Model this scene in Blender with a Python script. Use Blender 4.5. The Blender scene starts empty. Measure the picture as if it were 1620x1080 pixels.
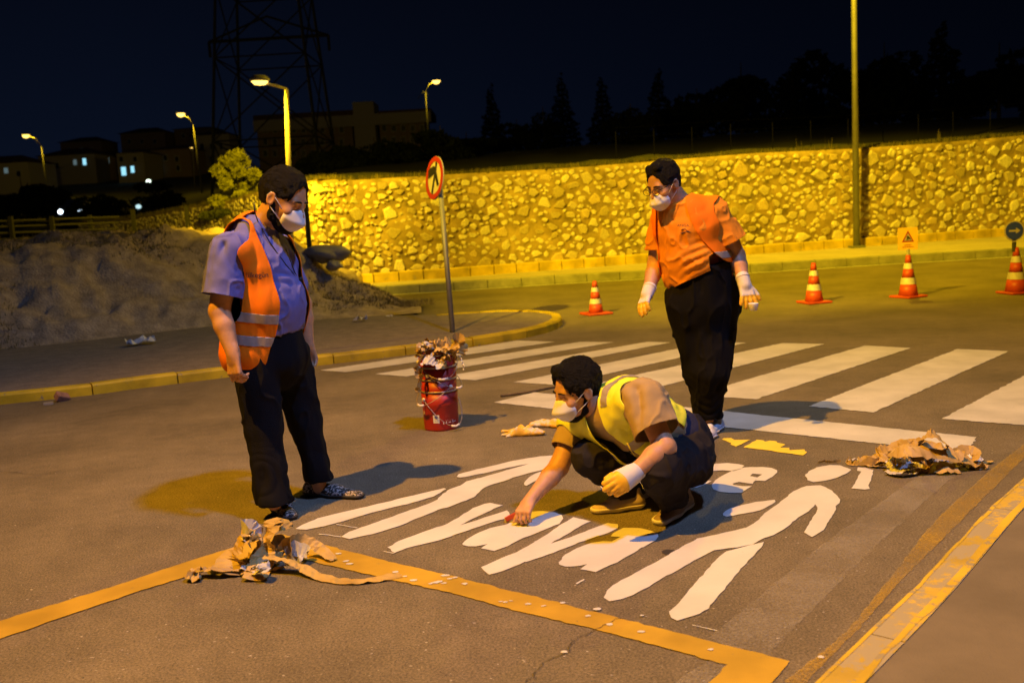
import bpy, bmesh, math, random
import numpy as np
from mathutils import Vector, Matrix
from mathutils.bvhtree import BVHTree
from mathutils.geometry import tessellate_polygon
random.seed(7); rng = np.random.default_rng(7)
SC = bpy.context.scene
COL = SC.collection

# ------------------------------------------------------------------ camera
FPX = 1575.0                       # 35 mm lens on 36 mm film, photograph 1620 px wide
CAMH = 1.52
PITCH = math.atan(8.5e-5 * FPX); ROLL = 0.057
CF = Vector((0, math.cos(PITCH), -math.sin(PITCH))); _R0 = Vector((1, 0, 0)); _U0 = _R0.cross(CF)
CU = _U0 * math.cos(ROLL) + _R0 * math.sin(ROLL)
CR = _R0 * math.cos(ROLL) - _U0 * math.sin(ROLL)
CP = Vector((0, 0, CAMH))
cam_data = bpy.data.cameras.new('camera'); cam = bpy.data.objects.new('camera', cam_data); COL.objects.link(cam)
cam_data.lens = 35; cam_data.sensor_width = 36; cam_data.clip_end = 2000; cam_data.clip_start = 0.05
M = Matrix((CR, CU, -CF)).transposed().to_4x4(); M.translation = CP; cam.matrix_world = M
cam_data.dof.use_dof = True; cam_data.dof.focus_distance = 5.3; cam_data.dof.aperture_fstop = 2.8
SC.camera = cam

# ------------------------------------------------------------------ night sky
world = bpy.data.worlds.new('World'); SC.world = world; world.use_nodes = True
nt = world.node_tree; bg = nt.nodes['Background']
tc = nt.nodes.new('ShaderNodeTexCoord'); sp = nt.nodes.new('ShaderNodeSeparateXYZ'); rp = nt.nodes.new('ShaderNodeValToRGB')
nt.links.new(tc.outputs['Generated'], sp.inputs[0]); nt.links.new(sp.outputs['Z'], rp.inputs[0]); nt.links.new(rp.outputs[0], bg.inputs[0])
rp.color_ramp.elements[0].position = 0.0; rp.color_ramp.elements[0].color = (0.0030, 0.0056, 0.0150, 1)
rp.color_ramp.elements[1].position = 0.30; rp.color_ramp.elements[1].color = (0.0011, 0.0017, 0.0046, 1)
mrx = nt.nodes.new('ShaderNodeMapRange'); nt.links.new(sp.outputs['X'], mrx.inputs['Value']); mrx.inputs['From Min'].default_value = -.35; mrx.inputs['From Max'].default_value = .45; mrx.inputs['To Min'].default_value = 1.0; mrx.inputs['To Max'].default_value = .35
nt.links.new(mrx.outputs[0], bg.inputs[1])   # the town's glow lies to the left
SC.view_settings.view_transform = 'Standard'; SC.view_settings.look = 'None'; SC.view_settings.gamma = 1; SC.view_settings.exposure = 0
SC.view_settings.use_curve_mapping = False
SC.cycles.use_denoising = True
try: SC.cycles.denoiser = 'OPENIMAGEDENOISE'
except Exception: pass
SC.cycles.max_bounces = 5; SC.cycles.sample_clamp_indirect = 3.0

SODIUM = (1.0, 0.47, 0.02); SODIUM_FAR = (1.0, 0.64, 0.012); COOL = (0.27, 0.44, 1.0)
# every lamp's light (power, colour, size) is set here; the lamp builders use them
WARM_W = 3400; COOL_W = 370; ROAD_W = 1350; WALL_W = 36000; BEND_W = 2200; FAR_W = 240

# ------------------------------------------------------------------ helpers
def ray(px, py): return CF * FPX + CR * (px - 810) + CU * (540 - py)
def P3(px, py, Y):
    d = ray(px, py); return CP + d * (Y / d.y)
def G(px, py, z=0.0):
    d = ray(px, py); p = CP + d * ((z - CAMH) / d.z); return Vector((p.x, p.y, z))
def tag(o, label=None, cat=None, group=None, kind=None):
    if label: o['label'] = label
    if cat: o['category'] = cat
    if group: o['group'] = group
    if kind: o['kind'] = kind
    return o
def empty(name, loc=(0, 0, 0), rz=0, label=None, cat=None, group=None, kind=None):
    o = bpy.data.objects.new(name, None); COL.objects.link(o); o.location = loc; o.rotation_euler = (0, 0, rz)
    o.empty_display_size = .1
    return tag(o, label, cat, group, kind)
def link(name, me, parent=None, mat=None, smooth=False, **kw):
    o = bpy.data.objects.new(name, me); COL.objects.link(o)
    if mat is not None and not me.materials: me.materials.append(mat)
    if smooth: me.shade_smooth()
    if parent is not None: o.parent = parent
    return tag(o, **kw)
def npmesh(name, V, F):
    V = np.asarray(V, dtype=np.float32); F = np.asarray(F, dtype=np.int32)
    me = bpy.data.meshes.new(name); n = F.shape[1]
    me.vertices.add(len(V)); me.vertices.foreach_set('co', V.ravel())
    me.loops.add(F.size); me.loops.foreach_set('vertex_index', F.ravel())
    me.polygons.add(len(F)); me.polygons.foreach_set('loop_start', np.arange(len(F), dtype=np.int32) * n)
    me.update(calc_edges=True); me.validate(); return me
class MB:
    """collects boxes, tubes, lathes, sheets in one mesh"""
    def __init__(s): s.v = []; s.f = []
    def add(s, vs, fs):
        n = len(s.v); s.v += [tuple(v) for v in vs]; s.f += [tuple(i + n for i in f) for f in fs]; return s
    def box(s, c, d, rz=0, m=None):
        x, y, z = d[0] / 2, d[1] / 2, d[2] / 2
        vs = [Vector(p) for p in ((-x,-y,-z),(x,-y,-z),(x,y,-z),(-x,y,-z),(-x,-y,z),(x,-y,z),(x,y,z),(-x,y,z))]
        R = m if m is not None else Matrix.Rotation(rz, 3, 'Z')
        return s.add([R @ v + Vector(c) for v in vs], [(0,3,2,1),(4,5,6,7),(0,1,5,4),(1,2,6,5),(2,3,7,6),(3,0,4,7)])
    def tube(s, pts, r, n=8, cap=True):
        pts = [Vector(p) for p in pts]; rs = r if isinstance(r, (list, tuple)) else [r] * len(pts)
        vs = []; up = None
        for i, p in enumerate(pts):
            t = (pts[min(i + 1, len(pts) - 1)] - pts[max(i - 1, 0)]).normalized()
            if up is None: up = Vector((0, 0, 1)) if abs(t.z) < .9 else Vector((1, 0, 0))
            a = t.cross(up).normalized(); b = a.cross(t).normalized(); up = b
            for k in range(n):
                an = 2 * math.pi * k / n; vs.append(p + (a * math.cos(an) + b * math.sin(an)) * rs[i])
        fs = [(i*n+k, i*n+(k+1) % n, (i+1)*n+(k+1) % n, (i+1)*n+k) for i in range(len(pts)-1) for k in range(n)]
        if cap: fs += [tuple(range(n))[::-1], tuple((len(pts)-1)*n+k for k in range(n))]
        return s.add(vs, fs)
    def lathe(s, prof, n=24, c=(0, 0, 0), cap=True):
        vs = [(c[0] + r * math.cos(2*math.pi*k/n), c[1] + r * math.sin(2*math.pi*k/n), c[2] + z) for r, z in prof for k in range(n)]
        fs = [(i*n+k, i*n+(k+1) % n, (i+1)*n+(k+1) % n, (i+1)*n+k) for i in range(len(prof)-1) for k in range(n)]
        if cap: fs += [tuple(range(n))[::-1], tuple((len(prof)-1)*n+k for k in range(n))]
        return s.add(vs, fs)
    def mesh(s, name):
        me = bpy.data.meshes.new(name); me.from_pydata(s.v, [], s.f); me.update(); return me
    def obj(s, name, mat, parent=None, smooth=False, **kw): return link(name, s.mesh(name), parent, mat, smooth, **kw)

def vnoise(P, seed=0):
    """smooth value noise, -1..1, P (n,3)"""
    P = np.asarray(P, dtype=np.float64) + seed * 17.31
    I = np.floor(P).astype(np.int64); f = P - I; f = f * f * (3 - 2 * f)
    def h(ix, iy, iz):
        n = (ix * 374761393 + iy * 668265263 + iz * 2147483647 + seed * 1274126177) & 0xffffffff
        n = ((n ^ (n >> 13)) * 1274126177) & 0xffffffff
        return ((n ^ (n >> 16)) & 0xffff) / 32767.5 - 1
    r = 0
    for a in (0, 1):
        for b in (0, 1):
            for c in (0, 1):
                w = (f[:, 0] if a else 1 - f[:, 0]) * (f[:, 1] if b else 1 - f[:, 1]) * (f[:, 2] if c else 1 - f[:, 2])
                r = r + w * h(I[:, 0] + a, I[:, 1] + b, I[:, 2] + c)
    return r
def fbm(P, o=3, seed=0):
    return sum(vnoise(np.asarray(P) * 2 ** i, seed + i) * .5 ** i for i in range(o))

# ------------------------------------------------------------------ materials
def mat(name, col, rough=.7, var=0, vscale=8, bump=0, bscale=60, metal=0, col2=None, emit=None, es=0, sss=0, spec=None, thr=None, detail=4, coat=0, sheen=0):
    m = bpy.data.materials.new(name); m.use_nodes = True; n = m.node_tree; b = n.nodes['Principled BSDF']
    b.inputs['Base Color'].default_value = (*col, 1); b.inputs['Roughness'].default_value = rough; b.inputs['Metallic'].default_value = metal
    if spec is not None: b.inputs['Specular IOR Level'].default_value = spec
    if coat: b.inputs['Coat Weight'].default_value = coat
    if sheen: b.inputs['Sheen Weight'].default_value = sheen
    if sss: b.inputs['Subsurface Weight'].default_value = sss; b.inputs['Subsurface Radius'].default_value = (.012, .005, .002); b.inputs['Subsurface Scale'].default_value = 1
    if emit: b.inputs['Emission Color'].default_value = (*emit, 1); b.inputs['Emission Strength'].default_value = es
    t = n.nodes.new('ShaderNodeTexCoord')
    if var or col2:
        z = n.nodes.new('ShaderNodeTexNoise'); z.inputs['Scale'].default_value = vscale; z.inputs['Detail'].default_value = detail; z.inputs['Roughness'].default_value = .65
        r = n.nodes.new('ShaderNodeValToRGB'); n.links.new(t.outputs['Object'], z.inputs['Vector']); n.links.new(z.outputs['Fac'], r.inputs[0]); n.links.new(r.outputs[0], b.inputs['Base Color'])
        c2 = col2 or tuple(c * (1 - var) for c in col); c1 = col if col2 else tuple(min(1, c * (1 + var)) for c in col)
        lo, hi = thr or (.32, .68)
        r.color_ramp.elements[0].position = lo; r.color_ramp.elements[0].color = (*c2, 1)
        r.color_ramp.elements[1].position = hi; r.color_ramp.elements[1].color = (*c1, 1)
    if bump:
        z = n.nodes.new('ShaderNodeTexNoise'); z.inputs['Scale'].default_value = bscale; z.inputs['Detail'].default_value = 6
        u = n.nodes.new('ShaderNodeBump'); u.inputs['Strength'].default_value = bump; u.inputs['Distance'].default_value = .02
        n.links.new(t.outputs['Object'], z.inputs['Vector']); n.links.new(z.outputs['Fac'], u.inputs['Height']); n.links.new(u.outputs[0], b.inputs['Normal'])
    return m
def emat(name, col, s):
    m = bpy.data.materials.new(name); m.use_nodes = True; n = m.node_tree; n.nodes.clear()
    e = n.nodes.new('ShaderNodeEmission'); o = n.nodes.new('ShaderNodeOutputMaterial'); e.inputs[0].default_value = (*col, 1); e.inputs[1].default_value = s
    n.links.new(e.outputs[0], o.inputs[0]); return m

def asphalt_mat():
    m = bpy.data.materials.new('asphalt'); m.use_nodes = True; n = m.node_tree; b = n.nodes['Principled BSDF']; L = n.links.new
    t = n.nodes.new('ShaderNodeTexCoord')
    def noise(s, d=3, rgh=.6):
        z = n.nodes.new('ShaderNodeTexNoise'); z.inputs['Scale'].default_value = s; z.inputs['Detail'].default_value = d; z.inputs['Roughness'].default_value = rgh; L(t.outputs['Object'], z.inputs['Vector']); return z.outputs['Fac']
    def ramp(s, a, b_, ca, cb):
        r = n.nodes.new('ShaderNodeValToRGB'); L(s, r.inputs[0]); r.color_ramp.elements[0].position = a; r.color_ramp.elements[1].position = b_
        r.color_ramp.elements[0].color = (*ca, 1); r.color_ramp.elements[1].color = (*cb, 1); return r.outputs[0]
    def mix(a, b_, f, mode='MULTIPLY'):
        x = n.nodes.new('ShaderNodeMixRGB'); x.blend_type = mode
        if isinstance(f, float): x.inputs[0].default_value = f
        else: L(f, x.inputs[0])
        L(a, x.inputs[1])
        if isinstance(b_, tuple): x.inputs[2].default_value = (*b_, 1)
        else: L(b_, x.inputs[2])
        return x.outputs[0]
    base = ramp(noise(105, 5, .85), .37, .64, (.062, .051, .036), (.295, .250, .172))
    base = mix(base, ramp(noise(1.1, 5), .3, .7, (.66, .64, .62), (1.16, 1.13, 1.08)), 1.0)
    base = mix(base, ramp(noise(9, 4), .3, .7, (.86, .86, .86), (1.08, 1.08, 1.08)), 1.0)
    vo = n.nodes.new('ShaderNodeTexVoronoi'); vo.inputs['Scale'].default_value = 55; L(t.outputs['Object'], vo.inputs['Vector'])
    sp1 = ramp(vo.outputs['Distance'], .05, .10, (1, 1, 1), (0, 0, 0)); base = mix(base, (.46, .43, .38), sp1, 'MIX')
    vo2 = n.nodes.new('ShaderNodeTexVoronoi'); vo2.inputs['Scale'].default_value = 21; L(t.outputs['Object'], vo2.inputs['Vector'])
    base = mix(base, (.04, .035, .03), ramp(vo2.outputs['Distance'], .05, .085, (1, 1, 1), (0, 0, 0)), 'MIX')
    base = mix(base, (.055, .05, .045), ramp(noise(3.1, 6, .7), .24, .31, (.75, .75, .75), (0, 0, 0)), 'MIX')
    L(base, b.inputs['Base Color']); b.inputs['Roughness'].default_value = .82; b.inputs['Specular IOR Level'].default_value = .35
    u = n.nodes.new('ShaderNodeBump'); u.inputs['Strength'].default_value = .55; u.inputs['Distance'].default_value = .006; L(noise(240, 4, .7), u.inputs['Height']); L(u.outputs[0], b.inputs['Normal'])
    return m

def paint_mat(name, col, worn=0., under=(.15, .14, .12), wscale=14, dirt=.12):
    m = bpy.data.materials.new(name); m.use_nodes = True; n = m.node_tree; b = n.nodes['Principled BSDF']; L = n.links.new
    t = n.nodes.new('ShaderNodeTexCoord'); z = n.nodes.new('ShaderNodeTexNoise'); z.inputs['Scale'].default_value = wscale; z.inputs['Detail'].default_value = 9; z.inputs['Roughness'].default_value = .75
    L(t.outputs['Object'], z.inputs['Vector']); r = n.nodes.new('ShaderNodeValToRGB'); L(z.outputs['Fac'], r.inputs[0])
    r.color_ramp.elements[0].position = .28 + worn * .26; r.color_ramp.elements[1].position = .33 + worn * .26; r.color_ramp.elements[0].color = (0, 0, 0, 1); r.color_ramp.elements[1].color = (1, 1, 1, 1)
    z2 = n.nodes.new('ShaderNodeTexNoise'); z2.inputs['Scale'].default_value = 3; z2.inputs['Detail'].default_value = 7; L(t.outputs['Object'], z2.inputs['Vector'])
    r2 = n.nodes.new('ShaderNodeValToRGB'); L(z2.outputs['Fac'], r2.inputs[0]); r2.color_ramp.elements[0].position = .35; r2.color_ramp.elements[1].position = .65
    r2.color_ramp.elements[0].color = (*[c * (1 - dirt) for c in col], 1); r2.color_ramp.elements[1].color = (*[min(1, c * (1 + dirt * .5)) for c in col], 1)
    x = n.nodes.new('ShaderNodeMixRGB'); x.inputs[1].default_value = (*under, 1); L(r2.outputs[0], x.inputs[2])
    if worn > 0: L(r.outputs[0], x.inputs[0])
    else: x.inputs[0].default_value = 1
    L(x.outputs[0], b.inputs['Base Color']); b.inputs['Roughness'].default_value = .62
    z3 = n.nodes.new('ShaderNodeTexNoise'); z3.inputs['Scale'].default_value = 200; L(t.outputs['Object'], z3.inputs['Vector'])
    u = n.nodes.new('ShaderNodeBump'); u.inputs['Strength'].default_value = .3; u.inputs['Distance'].default_value = .004; L(z3.outputs['Fac'], u.inputs['Height']); L(u.outputs[0], b.inputs['Normal'])
    return m

def twoside_mat(white=True):
    """paper masking tape: tan outside, white (paint) on the other side"""
    m = bpy.data.materials.new('masking_tape'); m.use_nodes = True; n = m.node_tree; b = n.nodes['Principled BSDF']; L = n.links.new
    g = n.nodes.new('ShaderNodeNewGeometry'); t = n.nodes.new('ShaderNodeTexCoord'); z = n.nodes.new('ShaderNodeTexNoise'); z.inputs['Scale'].default_value = 9; z.inputs['Detail'].default_value = 5
    L(t.outputs['Object'], z.inputs['Vector']); r = n.nodes.new('ShaderNodeValToRGB'); L(z.outputs['Fac'], r.inputs[0])
    r.color_ramp.elements[0].position = .3; r.color_ramp.elements[0].color = (.36, .235, .065, 1); r.color_ramp.elements[1].position = .72; r.color_ramp.elements[1].color = (.54, .375, .12, 1)
    
    x = n.nodes.new('ShaderNodeMixRGB'); x.inputs[0].default_value = 0; L(r.outputs[0], x.inputs[1]); x.inputs[2].default_value = (.74, .73, .70, 1); L(x.outputs[0], b.inputs['Base Color'])
    if white: L(g.outputs['Backfacing'], x.inputs[0])
    b.inputs['Roughness'].default_value = .6
    return m

MT = {}
MT['asphalt'] = asphalt_mat()
MT['white'] = paint_mat('white_road_paint', (.60, .585, .56), .16, under=(.36, .33, .29), wscale=55, dirt=.10)
MT['white2'] = paint_mat('crossing_paint', (.56, .55, .53), .22, under=(.30, .28, .25), wscale=45, dirt=.16)
MT['yellow'] = paint_mat('yellow_road_paint', (.47, .295, .025), .12, wscale=30, dirt=.25)
MT['yellow2'] = paint_mat('fresh_yellow_paint', (.80, .62, .06), 0)
MT['kerb_yellow'] = paint_mat('kerb_yellow_paint', (.58, .44, .012), .26, under=(.22, .2, .16), wscale=9, dirt=.4)
MT['kerb_worn'] = paint_mat('worn_kerb_paint', (.55, .38, .05), .80, under=(.36, .30, .19), wscale=5.5, dirt=.3)
MT['kerb_edge'] = paint_mat('kerb_edge_paint', (.62, .42, .03), .5, under=(.30, .25, .16), wscale=12, dirt=.3)
MT['kerb_wall'] = paint_mat('wall_kerb_paint', (.60, .44, .05), .22, under=(.25, .23, .2), wscale=6, dirt=.35)
MT['concrete'] = mat('concrete', (.30, .28, .25), .85, var=.2, vscale=5, bump=.3, bscale=120)
MT['pave'] = mat('pavement_concrete', (.165, .135, .09), .85, var=.16, vscale=2.5, bump=.3, bscale=160, detail=9)
MT['dirt'] = mat('dirt', (.52, .41, .30), .95, col2=(.26, .20, .145), vscale=5, bump=1.0, bscale=30, detail=9)
MT['grass'] = mat('dry_grass', (.32, .26, .13), .9, col2=(.16, .13, .06), vscale=2)
MT['green_grass'] = mat('wall_top_grass', (.12, .10, .03), .9, var=.4, vscale=2)
MT['mortar'] = mat('wall_mortar', (.33, .245, .12), .95, var=.5, vscale=2.2, bump=.8, bscale=14, detail=8)
MT['stones'] = [mat('wall_stone', c, .85, var=.25, vscale=6, bump=.5, bscale=30) for c in ((.62, .55, .42), (.52, .44, .30), (.70, .64, .52), (.42, .34, .20), (.56, .44, .26))]
MT['galv'] = mat('galvanised_steel', (.20, .20, .21), .6, metal=.3, var=.15, vscale=4)
MT['darkmetal'] = mat('dark_metal', (.03, .03, .035), .6)
MT['lampglow'] = emat('sodium_lamp_glass', (1.0, .62, .12), 3.2)
MT['fence_post'] = mat('fence_post_steel', (.012, .012, .012), .7)
MT['housing'] = mat('lamp_housing', (.3, .3, .3), .5)
# ------------------------------------------------------------------ road and its paint
def sheet(poly, z, name, m, parent=None, jitter=.0, step=.03, kind=None, **kw):
    pts = [Vector((p[0], p[1], 0)) for p in poly]
    if jitter:
        out = []
        for i, a in enumerate(pts):
            b = pts[(i + 1) % len(pts)]; L_ = (b - a).length; k = max(1, int(L_ / step)); nrm = Vector((-(b - a).y, (b - a).x, 0)).normalized()
            for j in range(k):
                out.append(a.lerp(b, j / k) + nrm * random.gauss(0, jitter) * (j > 0))
        pts = out
    vs = [Vector((p.x, p.y, z)) for p in pts]; tris = tessellate_polygon([vs]); me = bpy.data.meshes.new(name)
    area = sum(vs[i].x * vs[(i+1) % len(vs)].y - vs[(i+1) % len(vs)].x * vs[i].y for i in range(len(vs)))
    me.from_pydata(vs, [], [tuple(t) if ((vs[t[1]]-vs[t[0]]).cross(vs[t[2]]-vs[t[0]])).z > 0 else tuple(t)[::-1] for t in tris]); me.update()
    return link(name, me, parent, m, **kw)
road = MB().add([(-90, -30, 0), (90, -30, 0), (90, 60, 0), (-90, 60, 0)], [(0, 1, 2, 3)]).obj('road', MT['asphalt'], kind='structure')
def gp(L_): return [G(*p) for p in L_]
def zz(L_, s, ox, oy): return [(ox + x / s, oy + y / s) for x, y in L_]
def smooth_poly(pts, it=2):
    for _ in range(it):
        out = []
        for i, p in enumerate(pts):
            q = pts[(i + 1) % len(pts)]; d = (q - p).length
            out += ([p.lerp(q, .25), p.lerp(q, .75)])
        pts = out
    return pts
def mark(name, px, m='white', z=.004, jit=.0022, sm=0):
    pts = gp(px)
    if sm: pts = smooth_poly(pts, sm)
    return sheet(pts, z, name, MT[m], road, jit)
# zebra crossing
for q in ([(506,586),(547,589),(879,541),(818,539)], [(594,592),(643,596),(972,541.5),(918,541)], [(690,598),(752,602),(1061,542),(1025,541)],
          [(812,605),(882,609.5),(1180,542.5),(1122,541.5)], [(913,613.5),(1014,620),(1304,544.6),(1238,543)], [(1096,625.5),(1196,632),(1440.6,551),(1368.5,547)],
          [(1279,643),(1381.5,653),(1596,556),(1515,552.4)], [(1490,663),(1622,673),(1830,566),(1690,558)], [(1720,686),(1880,700),(2030,580),(1880,572)]):
    mark('crossing_stripe', q, 'white2', jit=.004)
mark('stop_line', [(781,637),(845,621),(1141,650),(1200,656.6),(1545,692),(1528,716),(1415,705),(1144,675.6),(883,648)], 'white2', jit=.004)
# yellow box lines
mark('yellow_line', [(442.5,845),(497,858),(600,884.8),(711,910.7),(900,958),(1249,1046.7),(1215,1090),(1113,1090),(1151,1052),(942,996.4),(822,968),(711,937.6),(600,913.5),(500,890),(423,873)], 'yellow', jit=.003)
mark('yellow_line', [(442.5,845),(423,873),(247,927.5),(160.5,956),(0,1011.5),(-60,1032),(-60,1002),(0,983),(197.5,922.6),(296,889),(355.6,871)], 'yellow', z=.0045, jit=.003)
s1 = lambda L_: zz(L_, 5.4, 460, 700); s2 = lambda L_: zz(L_, 5.4, 600, 770); s3 = lambda L_: zz(L_, 5.4, 820, 790); s4 = lambda L_: zz(L_, 5.4, 1020, 700)
s5 = lambda L_: zz(L_, 5.4, 1120, 700); s6 = lambda L_: zz(L_, 5.4, 940, 820); s7 = lambda L_: zz(L_, 8.1, 700, 690); s8 = lambda L_: zz(L_, 6.75, 1080, 640)
# left walking figure
mark('painted_figure', s1([(40,740),(100,705),(160,680),(230,650),(330,625),(500,585),(800,515),(1000,465),(1150,430),(1310,392),(1330,400),(1220,465),(1000,530),(900,550),(700,600),(500,660),(300,715),(130,748)]))
mark('painted_figure', s1([(430,808),(500,765),(700,695),(950,605),(1180,525),(1255,490),(1300,440),(1360,400),(1450,370),(1500,335),(1600,308)]) +
     s7([(486,539),(560,515),(760,460),(1000,390),(1110,356),(850,405),(700,440),(560,475),(440,495),(300,525),(230,535),(180,525),(210,490),(300,465),(450,425),(700,370),(900,320),(1100,285),(1250,262),(1420,250),(1530,262),(1590,310),(1500,380),(1250,445),(1100,480),(900,535),(850,560),(720,600),(600,635),(520,675),(470,725),(400,790),(200,865),(60,920)]) +
     s1([(1300,565),(1110,640),(900,725),(700,785),(600,805),(500,828)]))
mark('painted_figure', s7([(1045,605),(1070,570),(1140,510),(1240,465),(1350,440),(1300,520),(1150,600),(1080,640),(1050,630)]))
mark('painted_figure', [(905,722),(925,712),(955,708),(975,714),(970,724),(945,733),(915,734)], sm=1)
# letters: row "once", row "yaya"
mark('painted_letter', s2([(70,520),(170,465),(400,380),(580,320),(700,250),(800,185),(900,148),(950,140),(1058,160),(980,190),(880,240),(690,330),(800,300),(900,265),(1000,235),(1090,205),(1115,240),(1115,265),(1000,295),(850,345),(700,395),(560,445),(430,480),(300,510),(130,568)]))
mark('painted_letter', s2([(710,490),(760,445),(850,395),(950,355),(1090,325),(1240,240),(1300,215),(1400,210),(1500,222),(1560,245),(1572,275),(1540,320),(1400,375),(1200,455),(1100,510),(985,552),(870,530),(925,493),(830,512),(760,512),(715,500)]))
mark('painted_letter', s2([(870,690),(1050,610),(1170,565),(1300,490)]) + s3([(110,385),(250,300),(350,225),(470,155),(620,190),(540,225),(420,300),(280,380),(450,325),(600,265),(760,205),(850,215),(850,250),(780,285),(600,345),(400,420),(200,495),(60,540)]) + s2([(1250,640),(1050,725),(940,755)]))
mark('painted_letter', s3([(345,540),(400,475),(500,420),(620,375),(720,360),(800,362),(870,325),(790,320),(850,270),(900,245),(1050,250),(1130,270),(1190,295),(1198,320),(1170,355),(1080,405),(950,480),(850,540),(730,590),(660,625),(530,600),(590,555),(470,577),(400,578),(350,560)]))
mark('painted_letter', [(948,768),(965,742),(1003,731),(1030,736),(1012,760),(985,776),(955,778)], sm=1)
mark('painted_letter', [(1000,780),(1008,752),(1040,738),(1100,727),(1117,728),(1114,734),(1078,757),(1045,771),(1040,779),(1020,790)])
mark('painted_letter', s8([(20,830),(60,795),(130,720),(220,665),(350,635),(480,628),(600,640),(660,655),(620,690),(540,715),(430,705),(320,712),(240,745),(185,790),(200,810),(310,820),(230,860),(150,890),(60,888),(20,870)]))
mark('painted_letter', s8([(310,870),(350,810),(430,760),(530,710),(660,675),(850,670),(950,680),(1010,705),(1010,730),(960,775),(880,820),(805,858),(752,851),(800,780),(850,750),(750,742),(718,766),(796,782),(750,850),(700,845),(600,830),(530,850),(545,862),(640,875),(740,875),(690,905),(620,948),(500,945),(400,935),(330,910)]))
# right walking figure
mark('painted_figure', s6([(80,680),(110,620),(160,575),(350,470),(600,335),(750,245),(880,175),(1000,150),(1300,82)]) +
     s4([(950,680),(1050,590),(1150,520),(1270,420),(1380,375),(1500,368)]) + s5([(1000,383),(1030,400),(1090,445),(1130,490),(1125,520),(1090,545),(1095,575),(1040,660),(990,750),(940,780),(890,812),(820,770),(850,720),(930,590),(935,555),(915,530),(880,570),(830,610),(750,665),(640,750),(560,795),(480,820),(380,875),(250,900),(120,915),(50,925)]) +
     s6([(950,315),(850,365),(700,455),(550,535),(420,610),(330,660),(230,695),(130,712)]))
mark('painted_figure', s6([(640,800),(700,750),(860,560),(900,510),(1050,350),(1130,285),(1320,235),(1450,205),(1440,235),(1380,300),(1280,410),(1150,560),(1060,665),(980,775),(900,820),(800,850),(710,878),(660,855),(645,825)]))
mark('painted_figure', s4([(668,610),(720,570),(800,545),(950,510),(1110,492),(1118,510),(1060,545),(980,585),(850,610),(700,637),(670,625)]))
mark('painted_figure', s5([(830,290),(860,250),(930,215),(1040,195),(1130,198),(1190,220),(1225,235),(1180,270),(1100,305),(1000,330),(900,342),(850,325)]))
mark('painted_figure', s5([(1280,215),(1350,220),(1415,240),(1410,275),(1370,370),(1383,400),(1340,405),(1225,395),(1260,340),(1310,250),(1275,245)]))
mark('yellow_patch', s8([(420,375),(440,362),(520,360),(550,380),(720,380),(570,452),(510,430),(520,415)]), 'yellow2')
mark('yellow_patch', s8([(650,460),(790,378),(860,385),(880,400),(930,388),(1000,395),(1010,410),(1100,430),(1040,462),(1140,465),(1140,490),(1300,482),(1305,500),(1330,510),(1285,545),(1050,515),(900,490)]), 'yellow2')
# chalky, rubbed out line beside the right kerb: pale flecks of old paint on asphalt
def worn_band():
    m = bpy.data.materials.new('rubbed_out_paint'); m.use_nodes = True; n = m.node_tree; b = n.nodes['Principled BSDF']; L = n.links.new
    t = n.nodes.new('ShaderNodeTexCoord'); z = n.nodes.new('ShaderNodeTexNoise'); z.inputs['Scale'].default_value = 120; z.inputs['Detail'].default_value = 6; z.inputs['Roughness'].default_value = .85; L(t.outputs['Object'], z.inputs['Vector'])
    z2 = n.nodes.new('ShaderNodeTexNoise'); z2.inputs['Scale'].default_value = 3; z2.inputs['Detail'].default_value = 4; L(t.outputs['Object'], z2.inputs['Vector'])
    ad = n.nodes.new('ShaderNodeMath'); ad.operation = 'ADD'; L(z.outputs['Fac'], ad.inputs[0]); mm = n.nodes.new('ShaderNodeMath'); mm.operation = 'MULTIPLY'; mm.inputs[1].default_value = .35; L(z2.outputs['Fac'], mm.inputs[0]); L(mm.outputs[0], ad.inputs[1])
    r = n.nodes.new('ShaderNodeValToRGB'); L(ad.outputs[0], r.inputs[0]); r.color_ramp.elements[0].position = .92; r.color_ramp.elements[1].position = 1.0
    mr = n.nodes.new('ShaderNodeMapRange')
    L(ad.outputs[0], mr.inputs['Value']); mr.inputs['From Min'].default_value = .60; mr.inputs['From Max'].default_value = .84; mr.inputs['To Max'].default_value = .52
    tr = n.nodes.new('ShaderNodeBsdfTransparent'); ms = n.nodes.new('ShaderNodeMixShader'); L(mr.outputs[0], ms.inputs[0]); L(tr.outputs[0], ms.inputs[1]); L(b.outputs[0], ms.inputs[2])
    L(ms.outputs[0], n.nodes['Material Output'].inputs['Surface']); b.inputs['Base Color'].default_value = (.45, .41, .34, 1); b.inputs['Roughness'].default_value = .8
    return m
MT['rubbed'] = worn_band()
mark('worn_line_trace', [(1120,1010),(1205,1045),(1290,960),(1370,880),(1450,805),(1530,735),(1480,735),(1400,790),(1290,870),(1200,945)], 'rubbed', z=.003)
mark('worn_line_trace', [(1060,1085),(1120,1085),(1165,1052),(1130,1040)], 'rubbed', z=.003)
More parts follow.
